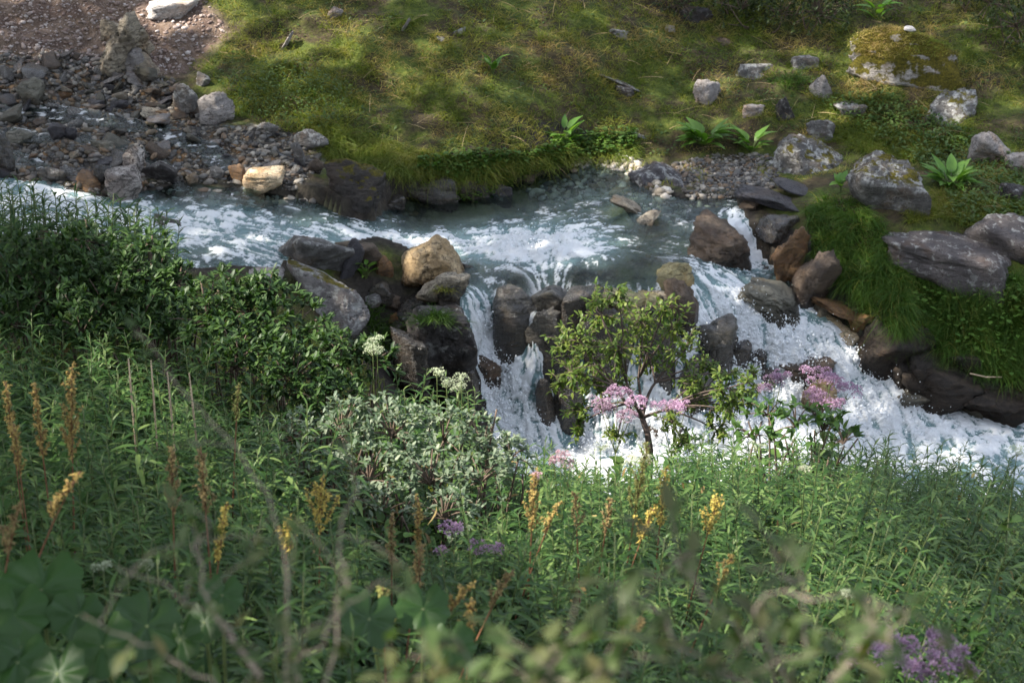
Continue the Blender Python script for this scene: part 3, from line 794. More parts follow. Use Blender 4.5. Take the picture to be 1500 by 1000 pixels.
ROCKS = [
 # far bank, around the gravel bar
 (252,14,82,46,'white','bright white quartz rock in the sun at the top of the earth slope',11,dict(strata=.06,p=18,tilt=-12)),
 (188,64,78,90,'tan','tall pale outcrop of fractured rock sticking out of the reddish earth slope',12,dict(strata=.08,dr=.9,p=16,planes=10,rough=.16,tilt=62,name='outcrop',cat='outcrop',mat2=1,sub=5)),
 (166,46,40,38,'tan','small jagged rock above the tall pale outcrop',1223,dict(rough=.14)),
 (216,98,40,34,'tan','cracked tan rock leaning on the foot of the outcrop',1224,dict(rough=.14,tilt=30)),
 (196,88,40,40,'pale','grey block at the foot of the tall pale outcrop',13,dict(p=18)),
 (207,119,50,30,'pale','long pale tilted rock between the cobbles and the earth slope',14,dict(tilt=24,p=18)),
 (160,117,44,22,'pale','narrow pinkish rock lying among the dark cobbles below the outcrop',141,dict(tilt=-22)),
 (272,147,38,46,'grey','upright pale grey rock beside the white angular one near the grass',15,dict(p=16)),
 (316,161,54,54,'pale','angular whitish rock at the corner of grass and gravel bar',16,dict(p=18,planes=13)),
 (298,117,22,24,'grey','small grey rock touching the grass above the angular whitish rock',17,{}),
 (232,172,52,28,'tan','pale yellowish slab lying in the shallow run below the grey rocks',18,dict(tilt=20,p=18)),
 (240,150,28,18,'slate','dark blue slab leaning above the pale yellowish slab',19,dict(tilt=-22)),
 (222,183,18,14,'cream','small orange stone at the foot of the pale yellowish slab',20,{}),
 (389,190,40,26,'grey','grey pinkish rock on the wet gravel under the grass edge',21,dict(strata=.04)),
 (455,204,54,36,'grey','grey jagged rock against the grassy bank at the end of the gravel',22,dict(tilt=-18,p=18)),
 (436,228,22,36,'grey','narrow grey rock standing under the jagged rock by the bank',23,{}),
 (463,244,24,24,'brown','pinkish brown block beside the narrow grey rock',24,{}),
 (386,263,66,35,'cream','large cream and orange boulder at the edge of the rapids',25,dict(p=12,rough=.05,name='boulder',cat=B)),
 (347,255,26,28,'rust','rounded rusty stone left of the cream and orange boulder',26,{}),
 (318,254,24,20,'grey','grey green stone between small cobbles by the rapids',27,{}),
 (281,262,18,20,'tan','small square pale stone at the water edge',28,{}),
 (195,236,32,40,'veined','pale rock with dark veins leaning on the upper gravel',29,dict(p=18,tilt=-60)),
 (181,270,54,52,'veined','white and brown veined rock dipping into the rapids',30,dict(surf=Wz,buried=-.1,k=.2,p=18,planes=12)),
 (236,255,54,42,'darkdry','large blackish boulder behind the rapids beside the veined rock',31,dict(name='boulder',cat=B)),
 (127,268,44,32,'rust','reddish brown rock in the shade above the willowherb',32,{}),
 (152,256,34,34,'dark','black wet rock between the reddish and the veined rocks',33,{}),
 (4,230,34,62,'dark','dark boulder cut by the picture edge beside a small fall',34,dict(name='boulder',cat=B)),
 (30,204,64,38,'olive','olive grey flat slab on the upper gravel bar',35,dict(tilt=14)),
 (46,135,40,38,'olive','brownish slab standing on edge among the dark cobbles',36,dict(tilt=38,p=18)),
 (165,235,52,14,'slate','thin dark slab lying flat above the veined rock',37,{}),
 (80,258,50,34,'dark','low wet dark rock beside the reddish brown rock',38,{}),
 (150,212,38,16,'olive','flat grey brown stone in the middle of the gravel bar',39,{}),
 (85,195,26,28,'slate','blue dark upright stone on the gravel bar',40,{}),
 (103,197,22,22,'slate','blue grey block next to the upright stone',41,{}),
 # under the meadow edge
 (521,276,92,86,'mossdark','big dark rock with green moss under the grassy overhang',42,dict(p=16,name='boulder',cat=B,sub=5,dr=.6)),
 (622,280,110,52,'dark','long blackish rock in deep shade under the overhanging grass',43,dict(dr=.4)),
 (727,285,50,32,'darkdry','grey block standing in the pool below the clover bank',44,dict(p=18)),
 (770,262,30,18,'brown','low brown stone at the pool edge under the bank',45,{}),
 # the near side of the rapids
 (248,340,42,52,'grey','grey veined rock rising behind the dark shrub',46,dict(p=14)),
 (462,373,118,80,'grey','large grey boulder splitting the rapids above the ochre slab',47,dict(p=16,name='boulder',cat=B,sub=5,strata=.03)),
 (512,384,40,62,'slate','dark slab leaning against the large grey boulder',48,dict(tilt=55,p=18)),
 (537,377,50,44,'brown','brown block wedged between grey boulder and ochre slab',49,dict(p=18)),
 (563,391,30,36,'rust','rust coloured block at the edge of the white water',50,dict(p=18)),
 (630,390,114,66,'ochre','big ochre slab boulder with flat sunlit top beside the pool',517,dict(surf=Wz,buried=-.05,k=.25,tilt=-7,p=13,planes=4,rough=.08,strata=.06,name='boulder',cat=B,sub=5,lift=.02)),
 (648,420,82,52,'tan','split pale lower half of the ochre slab with a dark front',511,dict(surf=Wz,buried=-.1,k=.2,tilt=-16,p=20,strata=.05,dr=.5)),
 (662,428,52,40,'dark','dark wet foot of rock below the ochre slab',512,dict(surf=Wz,buried=-.1,k=.2,dr=.5)),
 (690,400,26,34,'dark','small black rock at the outer end of the ochre slab',52,{}),
 (478,440,128,100,'pitted','pale grey boulder with dark mossy pits behind the dark shrub',53,dict(tilt=24,p=16,rough=.05,name='boulder',cat=B,sub=5)),
 (398,352,60,20,'tan','low pale rock showing above the shrub at the water edge',54,{}),
 (388,405,60,24,'pale','flat white grey rock behind the shrub top',541,{}),
 (608,440,96,50,'dark','dark wedge of wet rock below the ochre slab',55,dict(tilt=-20,p=18)),
 (560,430,50,40,'wetgrey','grey rock in the hollow beside the pitted boulder',551,{}),
 (580,468,22,22,'rust','small reddish stone in the dark hollow',56,{}),
 (645,492,112,104,'darkdry','big dark boulder with a grass tuft on top beside the narrow fall',57,dict(surf=Wz,buried=-.1,k=.2,p=14,name='boulder',cat=B,sub=5,planes=12)),
 (600,520,60,70,'dark','dark rock half hidden behind the white flower heads',571,dict(surf=Wz,buried=-.1,k=.2)),
 (686,522,26,22,'ochre','small ochre stone at the foot of the big dark boulder',58,{}),
 (670,560,60,50,'dark','dark rock beside the foot of the narrow fall',581,dict(surf=Wz,buried=-.1,k=.2)),
 # between the falls
 (738,432,96,50,'tan','pale smooth slab just under the water at the pool lip',59,dict(p=12,dr=.8,lift=-.02)),
 (761,465,80,84,'wetgrey','rounded wet boulder parting the narrow fall at the pool lip',60,dict(surf=Wz,buried=-.1,k=.2,p=9,planes=4,name='boulder',cat=B,sub=5,rough=.07)),
 (806,505,80,110,'wetgrey','tall wet rock with thin water running over it beside the tree',61,dict(surf=Wz,buried=-.1,k=.2,p=12,sub=5,dr=.4)),
 (800,585,34,60,'dark','dark wet rock face under the thin water veils',611,dict(surf=Wz,buried=-.1,k=.2,dr=.5)),
 (716,546,38,42,'brown','brown rock in the middle of the narrow fall',62,dict(surf=Wz,buried=-.1,k=.2)),
 (836,590,50,90,'dark','black rock face behind the leaves of the little tree',63,dict(surf=Wz,buried=-.1,k=.2,dr=.4)),
 (922,436,110,34,'algae','long mossy lip of rock with water curtain below',64,dict(surf=Wz,buried=-.1,k=.2,p=12,dr=.6,sub=5)),
 (920,462,100,44,'dark','dark overhung rock behind the water curtain',641,dict(surf=Wz,buried=-.1,k=.2,dr=.3)),
 (986,402,62,44,'algae','yellow stained rock tongue at the head of the cascade',65,dict(surf=Wz,buried=-.1,k=.2,tilt=-14,p=9,planes=4,rough=.1)),
 (1000,456,54,90,'brown','tall dark brown rock wall standing beside the cascade',66,dict(surf=Wz,buried=-.1,k=.2,p=16,dr=.7,name='boulder',cat=B)),
 (1050,502,66,80,'wetgrey','rounded wet rock with water sliding over it in the cascade',67,dict(surf=Wz,buried=-.1,k=.2,p=8,planes=4,rough=.08,sub=5,name='boulder',cat=B)),
 (1020,560,54,70,'dark','dark wet rock at the foot of the rounded cascade rock',671,dict(surf=Wz,buried=-.1,k=.2)),
 (960,625,80,44,'brown','brown rock behind the purple flowers at the tree foot',68,{}),
 (1052,368,110,90,'brown','large brown grey boulder standing between pool and side stream',69,dict(surf=Wz,buried=-.1,k=.2,tilt=20,p=9,planes=4,rough=.09,dr=.9,name='boulder',cat=B,sub=5)),
 (975,262,106,58,'grey','dark grey rounded boulder on the gravel at the back of the pool',70,dict(tilt=6,p=12,name='boulder',cat=B,sub=5,mat='x')),
 (926,302,70,36,'tan','layered pale tan rock lying in the pool',71,dict(surf=Wz,buried=-.1,k=.2,tilt=20,strata=.1,p=18)),
 (948,322,50,28,'tan','folded cream rock at the end of the layered rock in the pool',711,dict(surf=Wz,buried=-.1,k=.2,tilt=-20,strata=.1,p=18)),
 (975,312,20,20,'pale','small pale green stone between layered rock and dark slab',72,{}),
 (1035,309,62,22,'slate','thin dark slab bridging the side stream above the large boulder',73,dict(strata=.08)),
 (1130,300,108,46,'slate','black layered slab jutting over the side stream',74,dict(tilt=10,strata=.1,p=20,planes=8,lift=.05,name='slab',cat='slab',sub=5)),
 (1178,278,88,36,'slate','dark purple slab wedged under the lichened boulder',75,dict(tilt=18,p=18,name='slab',cat='slab')),
 (1140,335,70,40,'dark','black hollow rock below the jutting slab',751,{}),
 (1186,232,124,84,'lichen','lichen spotted boulder with a dark moss patch on its face',76,dict(bury=.1,tilt=14,p=14,name='boulder',cat=B,sub=5)),
 (1302,268,118,96,'lichen','square grey boulder next to the lichen spotted one',77,dict(bury=.1,p=18,planes=8,strata=.03,name='boulder',cat=B,sub=5)),
 (1202,190,44,36,'grey','round topped grey rock peeping behind the lichen spotted boulder',78,{}),
 (1137,440,106,60,'olive','broad flat wet rock in the cascade with water around it',79,dict(surf=Wz,buried=-.1,k=.2,tilt=18,p=12,sub=5,lift=.03)),
 (1116,396,30,18,'wetgrey','small blue grey stone above the broad flat cascade rock',80,{}),
 # the orange rock wall under the grass hummock
 (1160,374,58,84,'rust','orange and black rock at the head of the grass hummock',81,dict(tilt=62,strata=.1,p=14,rough=.1)),
 (1196,416,70,96,'brown','dark brown folded rock below the hanging grass',82,dict(tilt=55,strata=.12,p=14,rough=.1)),
 (1180,425,44,60,'rust','orange streaked rock along the cascade edge',821,dict(tilt=55,strata=.12,p=14,rough=.1)),
 (1238,454,120,60,'rust','layered orange rock wall above the cascade under the hummock',83,dict(tilt=24,strata=.14,p=14,rough=.1,sub=5)),
 (1234,486,62,36,'cream','pale cream rock at the foot of the orange wall',84,dict(tilt=14,rough=.08)),
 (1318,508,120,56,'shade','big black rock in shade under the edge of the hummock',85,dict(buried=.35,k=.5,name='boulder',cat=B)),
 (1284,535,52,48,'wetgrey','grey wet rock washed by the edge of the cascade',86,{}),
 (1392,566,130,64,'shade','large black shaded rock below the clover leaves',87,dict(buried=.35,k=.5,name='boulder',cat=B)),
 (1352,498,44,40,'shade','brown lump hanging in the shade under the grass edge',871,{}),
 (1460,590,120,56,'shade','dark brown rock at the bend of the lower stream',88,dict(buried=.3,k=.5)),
 (1480,610,60,34,'brown','low reddish rock by the water where the stream leaves',881,{}),
 (1345,582,64,26,'olive','flat wet stone in the quick water under the black rock',89,{}),
 (1178,534,96,30,'brown','tan boulder in the cascade half buried in foam',90,dict(lift=-.03,surf=Wz,buried=-.1,k=.2,rough=.1)),
 (1202,575,60,50,'ochre','ochre rock behind the purple flower heads in the cascade',91,dict(surf=Wz,buried=-.1,k=.2)),
 (1250,612,46,34,'dark','black rock tip at the foam edge behind the willowherb',92,{}),
 (1110,520,30,20,'dark','small dark rock tip breaking the white water of the cascade',93,dict(surf=Wz,buried=-.1,k=.2)),
 (1126,548,26,18,'dark','second dark rock tip lower down the cascade',94,dict(surf=Wz,buried=-.1,k=.2)),
 # right slope
 (1394,370,208,92,'purple','huge smooth purple grey rock lying in the grass of the bank',95,dict(strata=.0,buried=.12,tilt=7,p=10,planes=4,rough=.06,yaw=-8,name='boulder',cat=B,sub=5)),
 (1466,350,110,70,'purple','pale grey shoulder of rock behind the huge purple rock',96,dict(p=16,planes=8,rough=.04,name='boulder',cat=B)),
 (1392,160,80,62,'lichen','whitish rock with moss below the big mossy boulder',97,dict(bury=.15,p=16,name='boulder',cat=B)),
 (1328,88,168,92,'mossy','great flat topped boulder covered in yellow moss and grass',98,dict(p=8,planes=4,rough=.07,buried=-.05,name='mossy_boulder',cat=B,sub=5,dr=.42)),
 (1328,66,22,16,'white','small white stone lying on top of the great mossy boulder',99,dict(surf='top')),
 (1452,224,66,52,'pale','pale grey rock behind the broad green leaves of the bank',100,dict(tilt=20)),
 (1495,238,44,34,'pale','pale rock at the picture edge beside the grey one',101,{}),
 (1480,285,40,30,'darkdry','low dark rock in the herbs at the picture edge',1011,{}),
 (1030,130,48,46,'pale','pinkish grey weathered rock in the meadow',102,{}),
 (1104,98,56,30,'grey','grey rock patch showing through the turf in the middle of the slope',103,{}),
 (1180,88,40,26,'grey','grey stone in the turf below the dark bushes',104,{}),
 (1200,124,30,30,'pale','pale upright stone halfway up the slope',105,dict(tilt=50)),
 (1246,156,46,26,'grey','low grey stone in the turf below the great mossy boulder',106,{}),
 (1104,158,32,22,'pale','small pale stone over the broad leaved plants',107,{}),
 (1150,150,36,44,'darkdry','dark stone half sunk in the turf',108,{}),
 (902,108,66,30,'grey','flat grey outcrop breaking the meadow',109,dict(tilt=24,name='outcrop',cat='outcrop')),
 (912,130,30,20,'darkdry','dark brown stone under the flat grey outcrop',110,{}),
 (910,46,42,22,'grey','smooth grey stone high in the meadow',111,dict(tilt=16)),
 (980,41,16,12,'pale','tiny pale stone near the smooth grey stone',112,{}),
 (1010,14,62,30,'darkdry','dark rock under the bushes at the top edge',113,{}),
 (1060,60,36,16,'brown','flat brown stone below the dark bushes',114,{}),
 (416,56,24,30,'pale','single pale stone in the grass near the earth slope',115,dict(tilt=40)),
 (488,17,26,20,'pale','pale stone in the sunny grass at the top edge',116,{}),
 (592,32,20,22,'pale','narrow pale stone in the upper meadow',117,dict(tilt=40)),
 (672,44,20,14,'grey','small grey stone in the upper meadow beside other chips',118,{}),
 (646,56,18,10,'grey','grey stone chip just below the narrow pale stone',119,{}),
 (940,195,30,12,'grey','thin grey stone under a dry straw at the meadow foot',120,dict(tilt=14)),
 (818,452,86,78,'wetgrey','broad wet rock under the pool lip beside the tree crown',1225,dict(surf=Wz,buried=-.15,k=.15,p=10,planes=5,sub=5)),
 (856,446,70,52,'dark','black wet rock of the pool lip behind the tree leaves',1226,dict(surf=Wz,buried=-.15,k=.15,planes=5)),
 (890,500,80,110,'dark','tall dark rock face under the mossy lip behind the tree',1227,dict(surf=Wz,buried=-.15,k=.1,dr=.4)),
 (965,500,56,110,'wetgrey','wet rock face behind the tree crown with water beside it',1228,dict(surf=Wz,buried=-.15,k=.1,dr=.4)),
 (600,470,44,34,'darkdry','flat dark stone wedged over the dark hollow',1201,dict(tilt=12)),
 (572,445,30,24,'brown','brown stone wedged behind the dark wedge of rock',1202,{}),
 (545,440,34,26,'grey','grey stone in the green plants beside the pitted boulder',1203,{}),
 (632,545,50,40,'dark','black angular rock at the foot of the big dark boulder',1204,dict(tilt=-20)),
 (590,548,50,50,'darkdry','dark rock behind the topmost white umbels',1205,{}),
 (880,445,40,26,'olive','olive stone in the mossy lip behind the tree top',1208,dict(surf=Wz,buried=-.1,k=.2)),
 (962,440,36,30,'tan','tan stone between the lip and the yellow stained tongue',1209,dict(surf=Wz,buried=-.1,k=.2)),
 (1085,520,34,40,'dark','dark stone edge beside the rounded cascade rock',1210,dict(surf=Wz,buried=-.1,k=.2)),
 (1262,470,40,26,'rust','small orange block sticking out of the layered wall',1211,dict(strata=.1)),
 (1205,452,34,26,'tan','tan wet stone at the waterline under the orange wall',1212,{}),
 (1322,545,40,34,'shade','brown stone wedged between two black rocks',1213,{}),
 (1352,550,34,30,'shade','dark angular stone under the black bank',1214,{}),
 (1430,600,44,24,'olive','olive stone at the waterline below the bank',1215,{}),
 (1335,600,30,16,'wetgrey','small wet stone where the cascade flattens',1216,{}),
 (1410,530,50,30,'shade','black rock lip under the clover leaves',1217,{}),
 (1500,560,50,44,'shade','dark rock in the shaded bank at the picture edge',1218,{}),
 (1160,395,34,26,'rust','rusty stone under the head of the orange wall',1219,{}),
 (1098,300,34,18,'brown','brown stone at the start of the side stream',1220,{}),
 (690,268,60,26,'mossdark','mossy dark rock ledge under the clover bank',1221,{}),
 (575,300,40,30,'dark','black block at the dark corner of the pool',1222,{}),
]
RENAME = {'boulder': 'boulder'}
for (px, py, w, h, mat, label, seed, o) in ROCKS:
    o = dict(o); o.pop('mat2', None)
    if o.pop('mat', None): mat = 'darkgrey' if 'darkgrey' in RM else mat
    if o.get('surf') == 'top': o.pop('surf'); TOPSTONE = (px, py, w, h, mat, label, seed); continue
    if 102 <= seed <= 120 and 'bury' not in o: o['bury'] = .28; h *= 1.3; w *= 1.1
    place_rock(px, py, w, h, mat, label, seed, **o)
# the little white stone sits on the mossy boulder
mb = next(x for x in COL.objects if x.name.startswith('mossy_boulder'))
vv = np.array([v.co[:] for v in mb.data.vertices]) + np.array(mb.location)
k = np.argmin((vv[:, 0] - mb.location.x) ** 2 + (vv[:, 1] - mb.location.y + .02) ** 2 - vv[:, 2] * .02)
V, F = rock_verts(99, 3)
tag(obj('stone', new_mesh('stone', V * [.075, .06, .045], [F], RM['white']), loc=vv[k] + [0, 0, .03]), 'small white stone lying on top of the great mossy boulder', 'stone')

# cobbles of the gravel bar: single stones
def sample_poly(poly, n, r_=rng):
    """points on the ground whose place lies in a region of the bank, evenly over the area seen"""
    P = np.array(poly, float); lo, hi = P.min(0), P.max(0); out = []
    while len(out) < n:
        q = r_.uniform(lo, hi, (n * 3, 2)); q = q[in_poly(q[:, 0], q[:, 1], poly)]
        out += [tuple(x) for x in q]
    return out[:n]
def hit_many(pts):
    """ground points for many pixels at once"""
    pts = np.asarray(pts, float)
    d = FW + RT * ((pts[:, :1] - 750) / F_PX) + UP * ((500 - pts[:, 1:]) / F_PX)
    lo = np.full(len(pts), 4.0); hi = np.full(len(pts), 4.0); done = np.zeros(len(pts), bool)
    t = 4.0
    while t < 40 and not done.all():
        t2 = t + .08
        P = CAM + d * t2
        below = (P[:, 2] < Gz(P[:, 0], P[:, 1])) & ~done
        lo[below] = t; hi[below] = t2; done |= below
        t = t2
    for _ in range(8):
        mid = (lo + hi) / 2; P = CAM + d * mid[:, None]
        b = P[:, 2] < Gz(P[:, 0], P[:, 1]); hi = np.where(b, mid, hi); lo = np.where(b, lo, mid)
    return (CAM + d * hi[:, None])[done]

COBBLE = [('blue grey', 'slate'), ('grey', 'grey'), ('rusty orange', 'rust'), ('pale', 'pale'), ('olive brown', 'olive'), ('dark wet', 'dark'), ('brown', 'brown'), ('tan', 'tan')]
CW = [.14, .13, .07, .13, .18, .1, .14, .11]
cob_mesh = {}
for ci, (cn, cm) in enumerate(COBBLE):
    for v in range(4):
        V, F = rock_verts(500 + ci * 10 + v, 3, 6, 26, .09, .05)
        cob_mesh[ci, v] = new_mesh('cobble', V * .5, [F], RM[cm])
pts = hit_many(sample_poly(GRAVEL, 290))
tp = hit_many(sample_poly([(0,78),(120,78),(200,104),(262,122),(300,170),(150,180),(0,165)], 90))
pts = np.concatenate([pts[:190], tp])
order = np.argsort(pts[:, 1])
placed = []
for k, P in enumerate(pts):
    ci = int(rng.choice(len(COBBLE), p=CW)); cn = COBBLE[ci][0]
    s = float(np.clip(rng.lognormal(-2.0, .5), .06, .34))
    if any((P[0] - q[0]) ** 2 + (P[1] - q[1]) ** 2 < ((s + q[2]) * .36) ** 2 for q in placed): s *= .55
    placed.append((P[0], P[1], s))
    o = obj('cobble', cob_mesh[ci, int(rng.integers(4))], loc=(P[0], P[1], P[2] + s * .06), rot=(rng.normal(0, .3), rng.normal(0, .3), rng.uniform(0, 6.3)), scl=(s * rng.uniform(.9, 1.5), s * rng.uniform(.7, 1.0), s * rng.uniform(.32, .6)))
    tag(o, f'{cn} cobble among the mixed stones of the gravel bar beside the rapids', 'cobble', f'{cn} cobbles of the gravel bar')

# gravel too small to count
def pebble_field(name, P, smin, smax, mats, label, sub=1):
    n = len(P); V0, F0 = ico(sub)
    s = smin * (smax / smin) ** (rng.random(n) ** 2.2)
    M = rng.normal(0, .16, (n, len(V0), 1)) + 1
    A = rng.uniform(0, 6.28, n); c, s_ = np.cos(A), np.sin(A)
    sc = np.stack([rng.uniform(.8, 1.5, n), rng.uniform(.6, 1, n), rng.uniform(.35, .8, n)], 1) * s[:, None] * .5
    V = V0[None] * M * sc[:, None]
    V = np.stack([V[..., 0] * c[:, None] - V[..., 1] * s_[:, None], V[..., 0] * s_[:, None] + V[..., 1] * c[:, None], V[..., 2] + V[..., 0] * rng.normal(0, .25, (n, 1))], -1)
    V = V + P[:, None] + np.array([0, 0, 1.0]) * (s * .08)[:, None, None]
    T = (np.arange(n)[:, None, None] * len(V0) + F0[None]).reshape(-1, 3)
    return tag(obj(name, new_mesh(name, V.reshape(-1, 3), [T], mats, np.repeat(rng.integers(0, len(mats), n), len(F0)), smooth=False)), label, 'gravel', kind='stuff')
def stone_mix(name, cols):
    m = Mat(name)
    g = m.n('ShaderNodeNewGeometry')
    c = m.ramp(g.outputs['Random Per Island'], [(i / (len(cols) - 1), c) for i, c in enumerate(cols)])
    nz_ = m.noise(m.n('ShaderNodeTexCoord').outputs['Object'], 45, 5, .7)
    c = m.mix(.6, c, m.ramp(nz_, [(.3, (.55, .55, .55)), (.7, (1.4, 1.4, 1.4))]), 'MULTIPLY')
    p = m.n('ShaderNodeBsdfPrincipled', Base_Color=c, Roughness=.7)
    return m.end(p.outputs[0])
GRV = stone_mix('river_gravel', [(.045,.043,.043),(.1,.093,.085),(.085,.068,.045),(.17,.11,.065),(.09,.088,.088),(.15,.14,.125),(.045,.038,.034),(.29,.26,.22),(.07,.062,.055)])
SCR = stone_mix('earthy_chips', [(.16,.105,.085),(.22,.16,.135),(.34,.28,.25),(.13,.08,.065),(.45,.4,.38),(.2,.14,.115)])
BCH = stone_mix('pale_pebbles', [(.3,.26,.2),(.45,.4,.33),(.22,.18,.13),(.55,.5,.44),(.16,.15,.14)])
pebble_field('gravel', hit_many(sample_poly(GRAVEL, 5200)), .015, .11, [GRV], 'small mixed gravel filling the bar between the cobbles')
pebble_field('scree_gravel', hit_many(sample_poly([(0,0),(300,0),(338,42),(290,85),(272,108),(210,112),(100,98),(0,92)], 2600)), .012, .075, [SCR], 'reddish stone chips scattered over the bare earth slope')
pebble_field('flat_gravel', hit_many(sample_poly(FLAT, 1500)), .02, .1, [GRV], 'grey gravel on the flat beside the side stream')
pebble_field('pebble_gravel', hit_many(sample_poly(BEACH, 420)), .02, .1, [BCH], 'pale pebbles of the tiny beach under the meadow')
pebble_field('bed_gravel', hit_many(sample_poly([(760,285),(850,248),(960,262),(1000,300),(1075,300),(1000,340),(930,300),(840,300)], 650) + sample_poly([(230,276),(330,282),(430,290),(480,300),(400,312),(260,300)], 350)), .03, .16, [GRV, BCH], 'stones on the stream bed seen through the shallow water')
# ------------------------------------------------------------------ meadow and bank grass (uncountable)
L_MEAD = leaf_mat('meadow_grass', [(.065,.105,.016),(.11,.155,.025),(.17,.195,.035),(.24,.225,.055),(.33,.25,.1),(.2,.13,.06)], .3, .6, .2, patch=.74)
L_EDGE = leaf_mat('bank_grass', [(.07,.115,.014),(.12,.16,.025),(.19,.2,.04),(.24,.2,.06)], .35, .5, .25, patch=.4)
L_TUSS = leaf_mat('lush_grass', [(.04,.095,.012),(.06,.13,.018),(.1,.17,.028)], .35, .5, .3)
L_HERB = leaf_mat('low_herbs', [(.03,.065,.012),(.05,.1,.018),(.085,.13,.03),(.06,.085,.02)], .3, .5, .3, patch=.3)
L_CLOV = leaf_mat('clover_leaves', [(.05,.115,.02),(.08,.155,.026),(.12,.19,.04)], .35, .5, .3)
EXT = [(330,-330),(300,0),(340,42),(290,85),(272,108),(325,130),(345,165),(400,190),(470,196),(495,240),(560,258),(640,266),(690,278),(740,256),(800,244),(850,234),(930,232),(1000,228),(1060,222),(1130,195),(1180,190),(1250,222),(1350,240),(1365,262),(1365,310),(1400,330),(1500,345),(1760,380),(1760,-330)]
def up_dirs(n, lean=(0, -.25, 0), sd_=.45):
    return norm(np.array([0, 0, 1.0]) + np.array(lean) + rng.normal(0, sd_, (n, 3)) * [1, 1, .3])
P = hit_many(sample_poly(EXT, 150000))
P = P[P[:, 1] < 36]
P = P[rng.random(len(P)) < .3 + .9 * sstep(-.55, .1, fbm(P * [2.7, 2.7, 0], 4, 24))]      # bare and mossy spots between
# thicker and longer around the foot of every stone in the turf
ring = []
for o in COL.objects:
    if o.get('category') in ('boulder', 'rock', 'outcrop') and o.location.y > 20.3 and o.location.x > -3.2:
        b = np.array([v.co[:] for v in o.data.vertices]); rx_2, ry_2 = np.ptp(b[:, 0]) / 2, np.ptp(b[:, 1]) / 2
        m_ = int(420 * (rx_2 + ry_2)) + 60; a_ = rng.uniform(0, 6.283, m_); k_ = rng.uniform(.92, 1.25, m_)
        q = np.c_[o.location.x + np.cos(a_) * rx_2 * k_, o.location.y + np.sin(a_) * ry_2 * k_]
        ring.append(np.c_[q, Gz(q[:, 0], q[:, 1])])
ring = np.concatenate(ring)
V, Q = blades(ring - [0, 0, .02], up_dirs(len(ring), (0, -.2, 0), .4), rng.uniform(.08, .19, len(ring)), .0075, rng.uniform(.2, .7, len(ring)), 3)
tf = hit_many(sample_poly(EXT, 520)); tf = np.repeat(tf[tf[:, 1] < 34], 34, 0)
tf = tf + np.c_[rng.normal(0, .05, (len(tf), 2)), np.zeros(len(tf))]; tf[:, 2] = Gz(tf[:, 0], tf[:, 1])
V2, Q2 = blades(tf - [0, 0, .01], up_dirs(len(tf), (0, -.3, 0), .4), rng.uniform(.08, .22, len(tf)), .007, rng.uniform(.3, .9, len(tf)), 3)
tag(obj('tussock_grass', new_mesh('tussock_grass', V2, [Q2], L_EDGE)), 'small tussocks of longer grass dotted over the meadow', 'grass', kind='stuff')
tag(obj('fringe_grass', new_mesh('fringe_grass', V, [Q], L_MEAD)), 'longer grass growing up around the stones of the meadow', 'grass', kind='stuff')
n = len(P); tall = np.clip(fbm(P * [1.6, 1.6, 0], 3, 4), -1, 1)
Lb = rng.uniform(.045, .13, n) * (1 + .7 * tall)
V, Q = blades(P - [0, 0, .01], up_dirs(n, (0, -.3, 0), .6), Lb, rng.uniform(.004, .0085, n) * (1 + .06 * (P[:, 1] - 20).clip(0)), rng.uniform(.15, .6, n), 2)
tag(obj('meadow_grass', new_mesh('meadow_grass', V, [Q], L_MEAD)), 'short mixed grass of the sloping meadow above the pool', 'grass', kind='stuff')
P = hit_many(sample_poly(EXT, 26000)); P = P[P[:, 1] < 34]
keepc = rng.random(len(P)) < sstep(-.35, .55, fbm(P * [1.9, 1.9, 0], 3, 14))
P = P[keepc]; n = len(P)
V, Q = leaves(P + [0, 0, .015] + rng.normal(0, .012, (n, 3)), norm(rand_dir(n) * [1, 1, .35] + [0, -.3, .35]), rng.uniform(.02, .055, n), rng.uniform(.015, .034, n), segs=2, droop=.2, prof='round')
tag(obj('meadow_herbs', new_mesh('meadow_herbs', V, [Q], L_HERB)), 'low leafy herbs growing through the meadow grass', 'herbs', kind='stuff')
# straws and old stalks
P = hit_many(sample_poly(EXT, 900)); n = len(P)
V, Q = blades(P + [0, 0, .03], norm(rand_dir(n) * [1, .7, .35] + [0, 0, .25]), rng.uniform(.12, .4, n), .006, .2, 3)
tag(obj('dry_straw', new_mesh('dry_straw', V, [Q], plain('dry_straw', (.34, .25, .13), .8, .3))), 'dry straws lying over the meadow grass', 'straw', kind='stuff')
# long grass hanging over the meadow's edge
EDGE = [(462,188),(520,190),(600,218),(700,236),(780,228),(850,214),(930,214),(930,236),(850,236),(760,252),(700,270),(640,266),(560,256),(478,232)]
P = hit_many(sample_poly(EDGE, 11000)); n = len(P)
edge = sstep(.35, .0, P[:, 2] - .25)
V, Q = blades(P, norm(np.array([0, -.45, .8]) + rng.normal(0, .4, (n, 3))), rng.uniform(.1, .28, n), rng.uniform(.005, .009, n), rng.uniform(.4, 1.0, n), 4)
tag(obj('edge_grass', new_mesh('edge_grass', V, [Q], L_EDGE)), 'long grass arching over the edge of the meadow above the pool', 'grass', kind='stuff')
CLOVER = [(610,238),(700,228),(770,232),(840,200),(930,195),(930,222),(850,236),(770,258),(735,286),(690,296),(655,300),(625,280)]
P = hit_many(sample_poly(CLOVER, 4200)); n = len(P)
V, Q = leaves(P + np.c_[rng.normal(0, .02, n), -rng.uniform(0, .08, n), rng.uniform(.02, .12, n)], norm(rand_dir(n) * [1, .6, .3] + [0, -.6, .25]), rng.uniform(.03, .06, n), rng.uniform(.03, .055, n), segs=2, droop=.15, prof='round')
